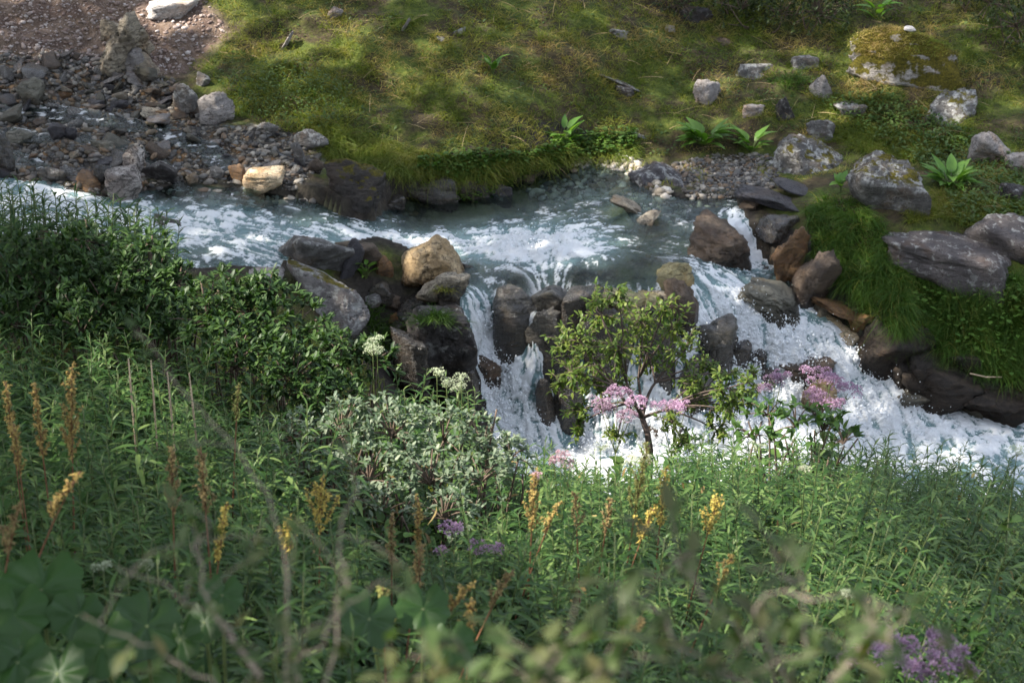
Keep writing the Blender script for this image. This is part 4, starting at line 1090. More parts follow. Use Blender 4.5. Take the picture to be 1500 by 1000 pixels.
tag(obj('clover_leaves', new_mesh('clover_leaves', V, [Q], L_CLOV)), 'round clover like leaves spilling over the bank into the pool', 'herbs', kind='stuff')
# taller herbs at the corner beside the gravel bar
P = hit_many(sample_poly([(330,125),(420,95),(520,140),(500,200),(440,200),(345,170)], 1500)); n = len(P)
V, Q = leaves(P + np.c_[rng.normal(0, .03, (n, 2)), rng.uniform(.02, .2, n)], norm(rand_dir(n) * [1, 1, .4] + [0, -.3, .4]), rng.uniform(.025, .055, n), rng.uniform(.012, .028, n), segs=2, droop=.3, prof='ovate')
tag(obj('corner_herbs', new_mesh('corner_herbs', V, [Q], L_HERB)), 'taller leafy herbs where the meadow meets the gravel bar', 'herbs', kind='stuff')
P = hit_many(sample_poly([(325,120),(420,90),(540,150),(500,205),(440,200),(345,170)], 2200)); n = len(P)
V, Q = blades(P, up_dirs(n, (0, -.3, 0), .35), rng.uniform(.1, .25, n), rng.uniform(.004, .008, n), rng.uniform(.2, .7, n), 3)
tag(obj('corner_grass', new_mesh('corner_grass', V, [Q], L_EDGE)), 'longer green grass where the meadow meets the gravel bar', 'grass', kind='stuff')
# the grass hummock and the bank below it
P = hit_many(sample_poly([(1178,306),(1205,290),(1245,292),(1300,335),(1315,392),(1350,410),(1420,416),(1500,410),(1620,420),(1620,570),(1490,556),(1440,555),(1380,515),(1300,482),(1275,452),(1225,416),(1190,374)], 24000) + sample_poly([(1300,396),(1400,408),(1620,412),(1620,565),(1440,556),(1380,516),(1300,482)], 14000)); n = len(P)
gl = fbm(P * [2.4, 2.4, 2.4], 2, 6)
cl = np.stack([vnoise(P * 5.5, 40), vnoise(P * 5.5, 41), vnoise(P * 5.5, 42)], 1)
V, Q = blades(P, norm(np.array([-.1, -.5, .8]) + .75 * cl + rng.normal(0, .3, (n, 3))), rng.uniform(.1, .32, n) * (1 + .45 * gl) , rng.uniform(.005, .009, n), rng.uniform(.35, .95, n), 4)
tag(obj('hummock_grass', new_mesh('hummock_grass', V, [Q], [L_TUSS, L_EDGE], np.repeat(rng.random(n) < .13, 4))), 'thick green grass of the hummock hanging over the orange rock wall', 'grass', kind='stuff')
P = hit_many(sample_poly([(1330,440),(1420,425),(1600,420),(1600,560),(1490,556),(1445,548),(1400,500)], 1000)); n = len(P)
V, Q = leaves(P + np.c_[rng.normal(0, .03, n), -rng.uniform(0, .12, n), rng.uniform(.03, .16, n)], norm(rand_dir(n) * [1, .5, .3] + [0, -.7, .2]), rng.uniform(.025, .07, n), rng.uniform(.02, .06, n), segs=2, droop=.15, prof='round')
tag(obj('bank_herbs', new_mesh('bank_herbs', V, [Q], L_CLOV)), 'lobed green leaves covering the bank over the black shaded rocks', 'herbs', kind='stuff')
P = hit_many(sample_poly([(1320,290),(1380,280),(1520,300),(1520,345),(1420,335),(1380,320),(1330,330)], 5000) + sample_poly([(1230,195),(1330,190),(1380,225),(1330,238),(1260,225)], 3000)); n = len(P)
V, Q = blades(P, up_dirs(n, (-.1, -.4, 0), .35), rng.uniform(.08, .22, n), rng.uniform(.005, .008, n), rng.uniform(.3, .9, n), 3)
tag(obj('slope_grass', new_mesh('slope_grass', V, [Q], L_EDGE)), 'longer grass around the boulders of the far slope', 'grass', kind='stuff')
P = hit_many(sample_poly([(1200,150),(1300,140),(1420,200),(1520,260),(1520,340),(1400,335),(1380,260),(1300,225)], 3000)); n = len(P)
V, Q = leaves(P + np.c_[rng.normal(0, .02, (n, 2)), rng.uniform(.02, .1, n)], norm(rand_dir(n) * [1, 1, .4] + [0, -.4, .3]), rng.uniform(.03, .065, n), rng.uniform(.02, .045, n), segs=2, droop=.2, prof='ovate')
tag(obj('slope_herbs', new_mesh('slope_herbs', V, [Q], L_HERB)), 'leafy herbs between the boulders of the far slope', 'herbs', kind='stuff')

# grass and moss on top of the great mossy boulder
bmv = vv[(vv[:, 2] > mb.location.z + .08)]
pk = bmv[rng.integers(0, len(bmv), 4200)] + rng.normal(0, .02, (4200, 3)) * [1, 1, .2]
V, Q = blades(pk - np.array(mb.location), up_dirs(4200, (0, -.3, 0), .6), rng.uniform(.03, .085, 4200), .006, rng.uniform(.2, .7, 4200), 2)
obj('turf', new_mesh('turf', V, [Q], L_MEAD), parent=mb)

def tuft(px, py, n, L, label, mat=None, spread=.1, lift=0.0, P0=None):
    P0 = hit(px, py) + [0, 0, lift] if P0 is None else P0
    b = np.c_[rng.normal(0, spread, n), rng.normal(0, spread * .6, n), np.zeros(n)]
    g = Gz(P0[0] + b[:, 0], P0[1] + b[:, 1]) - P0[2] + lift
    b[:, 2] = np.clip(g, -.12, .12) if lift == 0 else -np.abs(b[:, 0]) * .4
    V, Q = blades(b, norm(np.array([0, -.3, .9]) + b * [3, 2, 0] + rng.normal(0, .25, (n, 3))), rng.uniform(.5, 1, n) * L, .007, rng.uniform(.3, .9, n), 4)
    return tag(obj('grass_tuft', new_mesh('grass_tuft', V, [Q], mat or L_TUSS), loc=P0), label, 'grass tuft')
def on_rock(px, py):
    """first rock surface under this line of sight: where the tuft is rooted"""
    d = ray(px, py); best = None
    for o in COL.objects:
        if o.type != 'MESH' or o.get('category') not in ('boulder', 'rock'): continue
        c = np.array(o.location) - CAM; t = c @ d
        if np.linalg.norm(c - d * t) > .8: continue
        r = o.data
        vs = np.array([v.co[:] for v in r.vertices]) + c
        tt = vs @ d; off_ = np.linalg.norm(vs - tt[:, None] * d, axis=1)
        k = np.where(off_ < .05)[0]
        if len(k):
            j = k[np.argmin(tt[k])]
            if best is None or tt[j] < best[0]: best = (tt[j], vs[j] + CAM)
    return best[1] if best else hit(px, py)
tuft(0, 0, 420, .2, 'grass tuft growing on the big dark boulder beside the narrow fall', spread=.09, P0=on_rock(640, 462), lift=.01)
tuft(0, 0, 90, .14, 'small dry grass tuft in a crack under the ochre slab', L_EDGE, .04, P0=on_rock(645, 428), lift=.01)
tuft(543, 470, 420, .26, 'grass tuft beside the pitted boulder', spread=.1)
tuft(560, 510, 350, .28, 'lower grass tuft behind the white flower heads', spread=.1)
tuft(1160, 120, 260, .2, 'grass tuft in the middle of the stony slope', spread=.1)
tuft(1440, 312, 400, .22, 'round grass tuft above the huge purple rock', L_EDGE, .2)
tuft(1290, 205, 420, .24, 'dark green grass tuft behind the square grey boulder', L_EDGE, .22)
tuft(1250, 200, 420, .24, 'arching grass tuft behind the lichen spotted boulder', L_EDGE, .18)

# broad leaved plants of the far bank
L_DOCK = leaf_mat('dock_leaf', [(.07,.17,.02),(.11,.23,.03),(.16,.28,.045)], .38, .42, .4)
S_GREEN = plain('green_stem', (.09, .12, .035), .6)
S_RED = plain('reddish_stem', (.16, .07, .035), .6)
def dock(px, py, r, n, label, L=.22, W=.085, upright=.8):
    P0 = hit(px, py); r_ = rng
    L *= 1.25; W *= 1.35
    a = r_.uniform(0, 6.283, n)
    dirs = norm(np.stack([np.cos(a), np.sin(a), r_.uniform(.5, 1.9, n) * upright], 1))
    base = np.stack([np.cos(a) * r * .35, np.sin(a) * r * .3, r_.uniform(.02, .16, n)], 1)
    root = empty('dock_plant', P0, label, 'plant')
    A = Acc()
    for i in range(n): A.tube(bez([0, 0, -.03], base[i] * [.5, .5, .6], base[i] + dirs[i] * .02, 5), [.005, .005, .004, .004, .003], 5)
    obj('stem', A.mesh('dock_stem', [S_GREEN]), parent=root)
    V, Q = leaves(base, dirs, r_.uniform(.65, 1.1, n) * L, r_.uniform(.7, 1.1, n) * W, segs=6, droop=r_.uniform(.15, .55, n), fold=.3, prof='ovate')
    obj('foliage', new_mesh('dock_foliage', V, [Q], L_DOCK), parent=root)
dock(1032, 212, .3, 34, 'broad leaved bright green plant at the back of the gravel flat', .21, .08)
dock(1100, 222, .2, 18, 'smaller broad leaved plant between gravel and lichen spotted boulder', .2, .075)
dock(1392, 275, .3, 30, 'lush broad leaved plant beside the square grey boulder', .22, .085)
dock(826, 208, .2, 14, 'sunlit broad leaved plant at the meadow edge', .17, .07)
dock(722, 108, .1, 8, 'single broad leaved weed standing alone in the meadow', .15, .06, 1.4)
dock(1284, 28, .16, 9, 'broad leaved plant above the great mossy boulder', .2, .08)
dock(536, 408, .08, 12, 'small bright green leafy plant between the brown block and the pitted boulder', .1, .04)
dock(1232, 282, .05, 4, 'single round leaf plant in the gap between the two lichened boulders', .12, .08)
dock(1170, 240, .05, 4, 'tiny leafy weed at the edge of the gravel flat', .1, .05)

# ------------------------------------------------------------------ shrubs
S_BARK = plain('brown_bark', (.1, .07, .05), .85, .4, 40)
L_RHO = leaf_mat('dark_shrub_leaf', [(.012,.034,.007),(.02,.05,.011),(.036,.075,.016),(.06,.105,.026)], .22, .5, .3)
L_SAL = leaf_mat('silvery_willow_leaf', [(.05,.085,.042),(.08,.12,.07),(.13,.17,.11),(.22,.25,.17)], .28, .5, .35)
L_JUN = leaf_mat('dark_bush_leaf', [(.016,.03,.007),(.03,.05,.01),(.05,.07,.015)], .2, .5, .3)
def rosettes(C, D, per, L, W, spread, prof='ellip', droop=.25, segs=3):
    n = len(C); idx = np.repeat(np.arange(n), per); m = len(idx)
    d = norm(D[idx] * .75 + rand_dir(m) * spread)
    return leaves(C[idx] + rng.normal(0, .006, (m, 3)), d, rng.uniform(.6, 1.1, m) * L, rng.uniform(.75, 1.1, m) * W, segs=segs, droop=droop, fold=.2, prof=prof)
def shrub(lumps, name, label, cat, leafmat, per, L, W, dens, foot=None, spread=.8, prof='ellip', group=None, inner=.35):
    """lumps: (px, py, distance or None, pixel radius): the masses of the bush, each filled with leafy shoots"""
    C = []; D = []; cen = []
    for (px, py, dist, r) in lumps:
        if dist is None:
            dist = np.linalg.norm(hit(px, py + r * .8) - CAM)
        c = at_dist(px, py, dist); rad = r * dist / F_PX
        cen.append((c, rad))
        n = int(dens * rad * rad * 12)
        u = rand_dir(n); u[:, 2] = np.where(u[:, 2] < -.35, -u[:, 2], u[:, 2])
        rr = rad * np.where(rng.random(n) < inner, rng.uniform(.35, .9, n), rng.uniform(.85, 1.12, n)) * (1 + .22 * vnoise(u * 2.2 + c, 3))
        C.append(c + u * rr[:, None] * [1.05, .95, .9]); D.append(norm(u + [0, -.15, .55]))
    C = np.concatenate(C); D = np.concatenate(D)
    ok = C[:, 2] > Gz(C[:, 0], C[:, 1]) + .02
    C, D = C[ok], D[ok]
    m = np.mean([c for c, _ in cen], 0)
    root = np.array([m[0], m[1], float(Gz(m[0], m[1])[0])])
    e = empty(name, root, label, cat, group)
    V, Q = rosettes(C - root, D, per, L, W, spread, prof)
    obj('foliage', new_mesh(name + '_foliage', V, [Q], leafmat), parent=e)
    A = Acc()
    for c, rad in cen:
        g = np.array([c[0] * .8 + root[0] * .2, c[1] * .8 + root[1] * .2, 0]); g[2] = float(Gz(g[0], g[1])[0]) - .05
        for _ in range(3):
            tip = c + rng.normal(0, rad * .4, 3)
            A.tube(bez(g - root + rng.normal(0, .04, 3), (g + c) / 2 - root + rng.normal(0, .1, 3), tip - root, 7), np.linspace(.012, .005, 7), 5)
    near = rng.choice(len(C), min(len(C), 160), replace=False)
    for k in near:
        c = cen[int(np.argmin([np.linalg.norm(C[k] - q[0]) for q in cen]))][0]
        A.tube(bez(c - root, (c + C[k]) / 2 - root + [0, 0, .03], C[k] - root, 5), np.linspace(.006, .003, 5), 4)
    obj('branches', A.mesh(name + '_branches', [S_BARK]), parent=e)
    return e
shrub([(25,418,12.6,74),(95,412,12.6,76),(165,418,12.6,70),(228,414,12.4,58),(70,450,12.4,80),(160,462,12.2,78),(245,460,12.2,56),(262,418,12.3,34),(212,362,12.5,26),(122,354,12.6,30),(30,480,12.2,60),(120,488,12.0,60),(200,488,12.0,55)], 'dark_shrub', 'large dark green leathery leaved shrub hiding the start of the rapids', 'shrub', L_RHO, 9, .058, .02, 105, inner=.5)
shrub([(305,475,11.9,60),(365,460,12.0,55),(425,490,12.0,62),(345,540,11.6,78),(430,560,11.6,80),(505,535,11.8,50),(545,535,11.8,36),(480,600,11.5,60),(395,430,12.1,34),(330,420,12.2,26)], 'dark_shrub', 'second dark leathery leaved shrub in front of the pitted boulder', 'shrub', L_RHO, 9, .058, .02, 105, inner=.5)
shrub([(430,645,10.9,50),(500,640,10.9,58),(575,640,10.9,62),(650,645,10.9,58),(708,650,10.9,48),(748,672,10.9,34),(450,700,10.6,55),(540,705,10.6,66),(630,710,10.6,66),(705,705,10.6,50),(560,755,10.3,48),(650,760,10.3,46)], 'willow_shrub', 'rounded silvery leaved shrub with sunlit top below the narrow fall', 'shrub', L_SAL, 8, .042, .018, 95, spread=1.0)
JB = 'dark leafy bush on the top edge of the far slope '
shrub([(1000,8,None,30),(975,-5,None,28)], 'dark_bush', 'small dark bush on the top edge over the grey stones', 'bush', L_JUN, 8, .04, .016, 90, spread=1.1)
shrub([(1085,15,None,42),(1140,22,None,42),(1195,22,None,46),(1160,-15,None,60),(1225,5,None,32),(1060,-10,None,40)], 'dark_bush', 'wide dark bush on the slope left of the great mossy boulder', 'bush', L_JUN, 8, .045, .018, 70, spread=1.1)
shrub([(1450,5,None,42),(1490,40,None,46),(1530,75,None,40),(1540,0,None,60),(1410,-15,None,36)], 'dark_bush', 'dark bush in the upper corner beyond the great mossy boulder', 'bush', L_JUN, 8, .045, .018, 70, spread=1.1)
# ------------------------------------------------------------------ the little tree by the falls
L_TREE = leaf_mat('tree_leaf', [(.05,.095,.016),(.075,.125,.022),(.11,.16,.03),(.16,.19,.045)], .38, .5, .3)
S_TRUNK = plain('trunk_bark', (.085, .06, .05), .85, .45, 50)
def little_tree():
    D0 = 13.4
    base = at_dist(950, 668, D0); base[2] = float(Gz(base[0], base[1])[0])
    e = empty('tree', base, 'small sparse leafed tree with forked trunk in front of the white cascade', 'tree')
    fork = at_dist(941, 612, D0)
    A = Acc()
    low = at_dist(952, 660, D0)
    A.tube(np.array([base - [0, 0, .1], (base + low) / 2, low, (low + fork) / 2 + [.01, 0, 0], fork]) - base, [.032, .028, .024, .02, .019], 8)
    obj('trunk', A.mesh('trunk', [S_TRUNK]), parent=e)
    B_ = Acc(); tips = []
    main = [((905,570),(-.1)),((918,560),(.1)),((960,560),(.05)),((975,600),(-.05)),((935,555),(.2)),((925,590),(-.2))]
    lumps = [(850,500,48,0),(835,545,42,0),(880,462,46,1),(905,510,52,1),(868,560,50,0),(940,470,46,4),(985,480,40,4),(950,520,40,2),(1000,520,42,2),(1035,535,34,2),(1060,570,36,3),(1088,575,26,3),(1015,565,34,3),(985,620,26,3),(850,600,34,5),(905,430,34,1),(870,440,26,1),(830,500,30,0),(975,450,30,4),(1040,600,26,3),(1070,545,24,2),(845,625,24,5),(905,560,36,5),(1095,560,20,3),(1105,550,14,3),(1075,595,24,3),(1050,630,24,3),(1065,600,30,3),(1030,575,32,3),(1095,585,22,3),(820,560,24,0),(1000,650,24,3),(905,640,22,5),(1010,640,22,3)]
    mids = []
    for (q, dz) in main:
        m = at_dist(q[0], q[1], D0 + dz)
        B_.tube(bez(fork - base, (fork + m) / 2 - base + rng.normal(0, .02, 3), m - base, 6), np.linspace(.015, .009, 6), 6)
        mids.append(m)
    Cs, Ds = [], []
    for (px, py, r, mi) in lumps:
        c = at_dist(px, py, D0 + rng.uniform(-.35, .35)); rad = r * D0 / F_PX
        B_.tube(bez(mids[mi] - base, (mids[mi] + c) / 2 - base + [0, 0, .04] + rng.normal(0, .02, 3), c - base, 7), np.linspace(.0085, .004, 7), 5)
        n = int(18 * (r / 45) ** 2) + 4
        for k in range(n):
            u = rand_dir(1)[0]; t = c + u * rad * rng.uniform(.3, 1.1)
            B_.tube(bez(c - base, (c + t) / 2 - base + [0, 0, .02], t - base, 4), [.0035, .003, .0025, .002], 4)
            for s in np.linspace(.35, 1.0, 4):
                Cs.append(c + (t - c) * s); Ds.append(norm(u + [0, -.1, .25]))
    obj('branches', B_.mesh('tree_branches', [S_TRUNK]), parent=e)
    C = np.array(Cs) - base; D = np.array(Ds)
    V, Q = rosettes(C, D, 3, .043, .018, 1.05, 'ellip', .3)
    obj('crown', new_mesh('tree_crown', V, [Q], L_TREE), parent=e)
little_tree()

# ------------------------------------------------------------------ willowherb stand of the near bank
L_WIL = leaf_mat('willowherb_leaf', [(.016,.046,.009),(.028,.07,.014),(.045,.1,.024),(.08,.145,.04),(.16,.23,.07)], .3, .4, .28)
S_WIL = plain('willowherb_stem', (.08, .105, .03), .6)
def willowherb(seed, h):
    r_ = np.random.default_rng(seed)
    bend = r_.normal(0, .06, 2)
    t = np.linspace(0, 1, 9)
    st = np.stack([bend[0] * t ** 2 * h, bend[1] * t ** 2 * h, t * h], 1)
    n = int(56 * h)
    tl = np.linspace(.22, .985, n) + r_.normal(0, .006, n)
    a = np.arange(n) * 2.399 + r_.normal(0, .25, n)
    b = np.stack([np.interp(tl, t, st[:, k]) for k in range(3)], 1)
    up_ = .25 + 1.2 * np.clip((tl - .72) / .28, 0, 1) ** 1.4 + r_.normal(0, .12, n)
    d = norm(np.stack([np.cos(a), np.sin(a), up_], 1))
    L = (.135 - .09 * np.clip((tl - .6) / .4, 0, 1)) * r_.uniform(.8, 1.15, n)
    W = L * r_.uniform(.15, .2, n)
    V, Q = leaves(b, d, L, W, segs=4, droop=r_.uniform(.3, .75, n), fold=.35)
    return (tube(st, np.linspace(.0042, .0016, 9), 5), (V, Q))
NV = 8
wil = [willowherb(900 + i, .72 + .07 * (i % 5)) for i in range(NV)]
wil_stem = [new_mesh('willowherb_stem', w[0][0], [w[0][1], w[0][2]], S_WIL) for w in wil]
wil_leaf = [new_mesh('willowherb_leaves', w[1][0], [w[1][1]], L_WIL) for w in wil]
RIDGE = [(-200,262),(60,262),(215,288),(232,330),(300,425),(440,440),(590,505),(640,525),(720,605),(800,652),(900,662),(960,655),(1000,640),(1100,628),(1180,640),(1300,632),(1400,650),(1480,668),(1700,690)]
RX, RY = zip(*RIDGE)
NO1 = [(-80,325),(60,295),(250,320),(300,405),(440,420),(600,500),(600,565),(540,590),(470,590),(400,560),(330,530),(295,500),(230,462),(100,462),(-80,452)]
NO2 = [(430,600),(560,575),(720,585),(800,670),(770,735),(700,770),(560,775),(470,745),(400,690)]
cand = []
while len(cand) < 2050:
    y = rng.uniform(4.7, 13.6); x = rng.uniform(-1, 1) * (y * .29 + .5)
    z = float(Gz(x, y)[0]); v = int(rng.integers(NV)); s = rng.uniform(.75, 1.2) + (.12 if x < -.6 else 0)
    h = wil_h = (.72 + .07 * (v % 5)) * s
    # the stand on the cascade side leans downstream
    px0, py0, _ = project(np.array([x, y, z + h * .95]))
    ln = np.clip((px0 - 900) / 600, 0, 1) * sstep(560, 860, py0) * .62 + rng.normal(.03, .1)
    tip = np.array([x + math.sin(ln) * h, y, z + math.cos(ln) * h])
    px, py, w = project(tip)
    if px < -60 or px > 1570 or py > 1060: continue
    if py < np.interp(px, RX, RY) - 4: continue
    if in_poly([px], [py], NO1)[0] or (in_poly([px], [py], NO2)[0] and rng.random() < .96): continue
    if y > 12.2 and px > 600: continue
    if 480 < px < 900 and py > 840 and rng.random() < .55: continue
    if px < 300 and py > 850 and rng.random() < .7: continue
    keep_p = .9 if px > 760 else .85
    if rng.random() > keep_p: continue
    cand.append((w, x, y, z, v, s, ln, px, py))
for _ in range(110):      # the tall stems rising behind the large dark shrub, against the rapids
    px = rng.uniform(-60, 235); py = np.interp(px, [0, 100, 235], [264, 270, 306]) + rng.uniform(0, 50); y = rng.uniform(12.7, 13.7)
    q = ray(px, py); q = CAM + q * (y / q[1]); z = float(Gz(q[0], y)[0]); v = int(rng.integers(NV)); s = (q[2] - z) / (.72 + .07 * (v % 5))
    if .5 < s < 1.9: cand.append((np.linalg.norm(q - CAM), q[0], y, z, v, s, rng.normal(.03, .06), px, py))
cand.sort()
nind = 0; V_s = []; Q_s = []; V_l = []; Q_l = []; T_s = []; ns = nl = 0
def stand(px, py):
    if px < 240 and py < 325: return ('tall willowherb stem rising behind the large dark shrub against the rapids', 'tall willowherb behind the dark shrub')
    if px < 300: return ('willowherb stem in the shaded stand below the large dark shrub', 'willowherb of the stand below the dark shrub')
    if px < 800: return ('willowherb stem growing low in front of the silvery shrub', 'willowherb in front of the silvery shrub')
    if py < 780: return ('sunlit willowherb stem on the bank crest under the little tree', 'willowherb on the bank crest under the tree')
    return ('leaning willowherb stem in the dense stand below the bank crest', 'leaning willowherb below the bank crest')
for (w, x, y, z, v, s, ln, px, py) in cand:
    rot = (rng.normal(-.02, .09), ln, rng.uniform(-.35, .35) if abs(ln) > .2 else rng.uniform(0, 6.283))
    Mx = Matrix.LocRotScale(Vector((x, y, z - .02)), __import__('mathutils').Euler(rot), Vector((s, s, s)))
    inside = 0 <= px <= 1500 and 0 <= py <= 1000
    if nind < 300 and inside and (rng.random() < .6 if nind < 270 else py < 325):
        lb, gr = stand(px, py)
        o = obj('willowherb', wil_stem[v]); o.matrix_world = Mx
        tag(o, lb, 'willowherb', gr)
        obj('leaves', wil_leaf[v], parent=o); nind += 1
    else:
        M = np.array(Mx)
        (sv, sq, st3), (lv, lq) = wil[v]
        V_s.append(sv @ M[:3, :3].T + M[:3, 3]); Q_s.append(sq + ns); T_s.append(st3 + ns); ns += len(sv)
        V_l.append(lv @ M[:3, :3].T + M[:3, 3]); Q_l.append(lq + nl); nl += len(lv)
e = new_mesh('willowherb_stand', np.concatenate(V_l), [np.concatenate(Q_l)], L_WIL)
tag(obj('willowherb_vegetation', e), 'mass of further willowherb leaves filling the near bank', 'willowherb', kind='stuff')
e = new_mesh('willowherb_stalks', np.concatenate(V_s), [np.concatenate(Q_s), np.concatenate(T_s)], S_WIL)
tag(obj('stalk_vegetation', e), 'green stalks of the willowherb mass on the near bank', 'willowherb', kind='stuff')

# undergrowth between the stems
L_UND = leaf_mat('undergrowth_leaf', [(.014,.036,.007),(.024,.055,.01),(.042,.08,.016)], .25, .5, .3, patch=.2)
n = 17000
y = rng.uniform(3.6, 14.2, n); x = rng.uniform(-1, 1, n) * (y * .3 + .6)
z = Gz(x, y)
hh = rng.random(n) ** 1.2 * np.where(x < 0, .5, .34)
P = np.c_[x, y, z + hh]
px, py, _ = project(P)
okk = (py > np.interp(px, RX, RY) + 12) & (py < 1090)
P = P[okk]; n = len(P)
V, Q = leaves(P, norm(rand_dir(n) * [1, 1, .4] + [0, -.35, .25]), rng.uniform(.05, .115, n), rng.uniform(.022, .05, n), segs=3, droop=.35, prof='ovate')
tag(obj('undergrowth', new_mesh('undergrowth', V, [Q], L_UND)), 'dark leafy undergrowth between the stems of the near bank', 'undergrowth', kind='stuff')

# rough grass on the hidden side of the near bank, down to the water
n = 26000; x = rng.uniform(-6.8, 6.8, n); y = rng.uniform(11.8, 16.6, n); z = Gz(x, y)
okk = (z > Wz(x, y) + .15) | (y < 14)
P = np.c_[x, y, z][okk]; n = len(P)
V, Q = blades(P, up_dirs(n, (0, .1, 0), .4), rng.uniform(.1, .28, n), rng.uniform(.006, .01, n), rng.uniform(.2, .8, n), 3)
tag(obj('bank_grass', new_mesh('bank_grass', V, [Q], L_EDGE)), 'rough grass on the near bank running down to the stream', 'grass', kind='stuff')
# other plants mixed into the stand
def bank_points(n, poly, h):
    P_ = hit_many(sample_poly(poly, n)); P_ = P_[P_[:, 1] < 13.2]
    return P_ + np.c_[rng.normal(0, .05, (len(P_), 2)), rng.uniform(.05, 1, len(P_)) * h]
L_NET = leaf_mat('nettle_leaf', [(.02,.055,.008),(.036,.085,.013),(.07,.13,.024)], .3, .5, .3)
LOWP = [(430,880),(560,840),(800,830),(980,870),(1050,960),(1100,1120),(300,1140)]
P = bank_points(2600, LOWP, .55); n = len(P)
V, Q = leaves(P, norm(rand_dir(n) * [1, 1, .3] + [0, -.35, .1]), rng.uniform(.06, .13, n), rng.uniform(.035, .065, n), segs=4, droop=.4, prof='ovate')
tag(obj('nettle_vegetation', new_mesh('nettle_vegetation', V, [Q], L_NET)), 'broad leaved green herbs filling the lower middle of the near bank', 'herbs', kind='stuff')
P = hit_many(sample_poly([(-80,520),(330,600),(420,760),(360,1000),(-80,1050)], 4200) + sample_poly([(900,740),(1600,720),(1600,1060),(900,1000)], 1800)); P = P[P[:, 1] < 13]; n = len(P)
V, Q = blades(P, norm(np.array([.12, -.1, 1.0]) + rng.normal(0, .2, (n, 3))), rng.uniform(.45, .95, n), rng.uniform(.004, .008, n), rng.uniform(.15, .6, n), 6)
tag(obj('tall_grass', new_mesh('tall_grass', V, [Q], L_EDGE)), 'tall thin grass standing among the willowherb', 'grass', kind='stuff')
P = bank_points(900, [(-80,560),(700,780),(1600,760),(1600,1080),(-80,1080)], .7); n = len(P)
V, Q = leaves(P, norm(rand_dir(n) + [0, 0, -.5]), rng.uniform(.05, .11, n), rng.uniform(.01, .025, n), segs=4, droop=.7)
tag(obj('dead_leaves', new_mesh('dead_leaves', V, [Q], leaf_mat('dead_leaf', [(.16,.1,.04),(.24,.17,.06),(.12,.08,.04),(.3,.25,.1)], .2, .7, .2))), 'withered brown leaves hanging in the stand', 'leaves', kind='stuff')

# ------------------------------------------------------------------ golden dock spikes
DK = {k: plain('dock_seed_' + k, c, .8, .35, 60) for k, c in dict(gold=(.38,.29,.055), rust=(.25,.175,.045), brown=(.18,.13,.045), green=(.26,.26,.065)).items()}
def spike(px, py, h, w, dist, tone, label, tilt=0.0):
    """px,py: tip of the seed head; h, w in picture pixels"""
    tip = at_dist(px, py, dist); s = dist / F_PX; hl = h * s; ww = w * s
    a = R(tilt); axis_ = np.array([math.sin(a), 0, math.cos(a)])
    low = tip - axis_ * hl
    g = low - axis_ * .12; gz = float(Gz(g[0], g[1])[0])
    base = np.array([g[0] - math.sin(a) * max(0, g[2] - gz) * .6, g[1] + .02, gz])
    e = empty('seeding_dock', base, label, 'dock plant')
    A = Acc(); A.tube(bez(base - base - [0, 0, .05], low - base - axis_ * .15, tip - base, 10), np.linspace(.0055, .002, 10), 5)
    obj('stem', A.mesh('dock_stalk', [S_RED]), parent=e)
    B_ = []; Dd = []
    nb = max(8, int(hl / .016))
    Sb = Acc()
    for i in range(nb):
        t = i / nb
        p0 = low + (tip - low) * t
        az = i * 2.4; l = ww * (1.05 - .75 * t) * rng.uniform(.6, 1.1) * 1.35
        d = norm(np.array([math.cos(az) * .7, math.sin(az) * .7, 1.0]) + axis_ * .5)
        L = max(.012, l * 1.1)
        Sb.tube(np.array([p0, p0 + d * L * .5, p0 + d * L]) - base, [.0016, .0014, .001], 4)
        m = int(8 + L / .003)
        u = rng.random(m)
        B_.append(p0 + d * (L * u)[:, None] + rng.normal(0, .0035, (m, 3))); Dd.append(rand_dir(m) + [0, 0, -.4])
    C = np.concatenate(B_) - base; D = norm(np.concatenate(Dd)); m = len(C)
    V, Q = leaves(C, D, rng.uniform(.008, .014, m), rng.uniform(.006, .011, m), segs=1 + 1, droop=.1, prof='round')
    hd = obj('seed_head', new_mesh('seed_head', V, [Q], DK[tone]), parent=e)
    obj('branchlets', Sb.mesh('branchlets', [S_RED]), parent=hd)
    return e
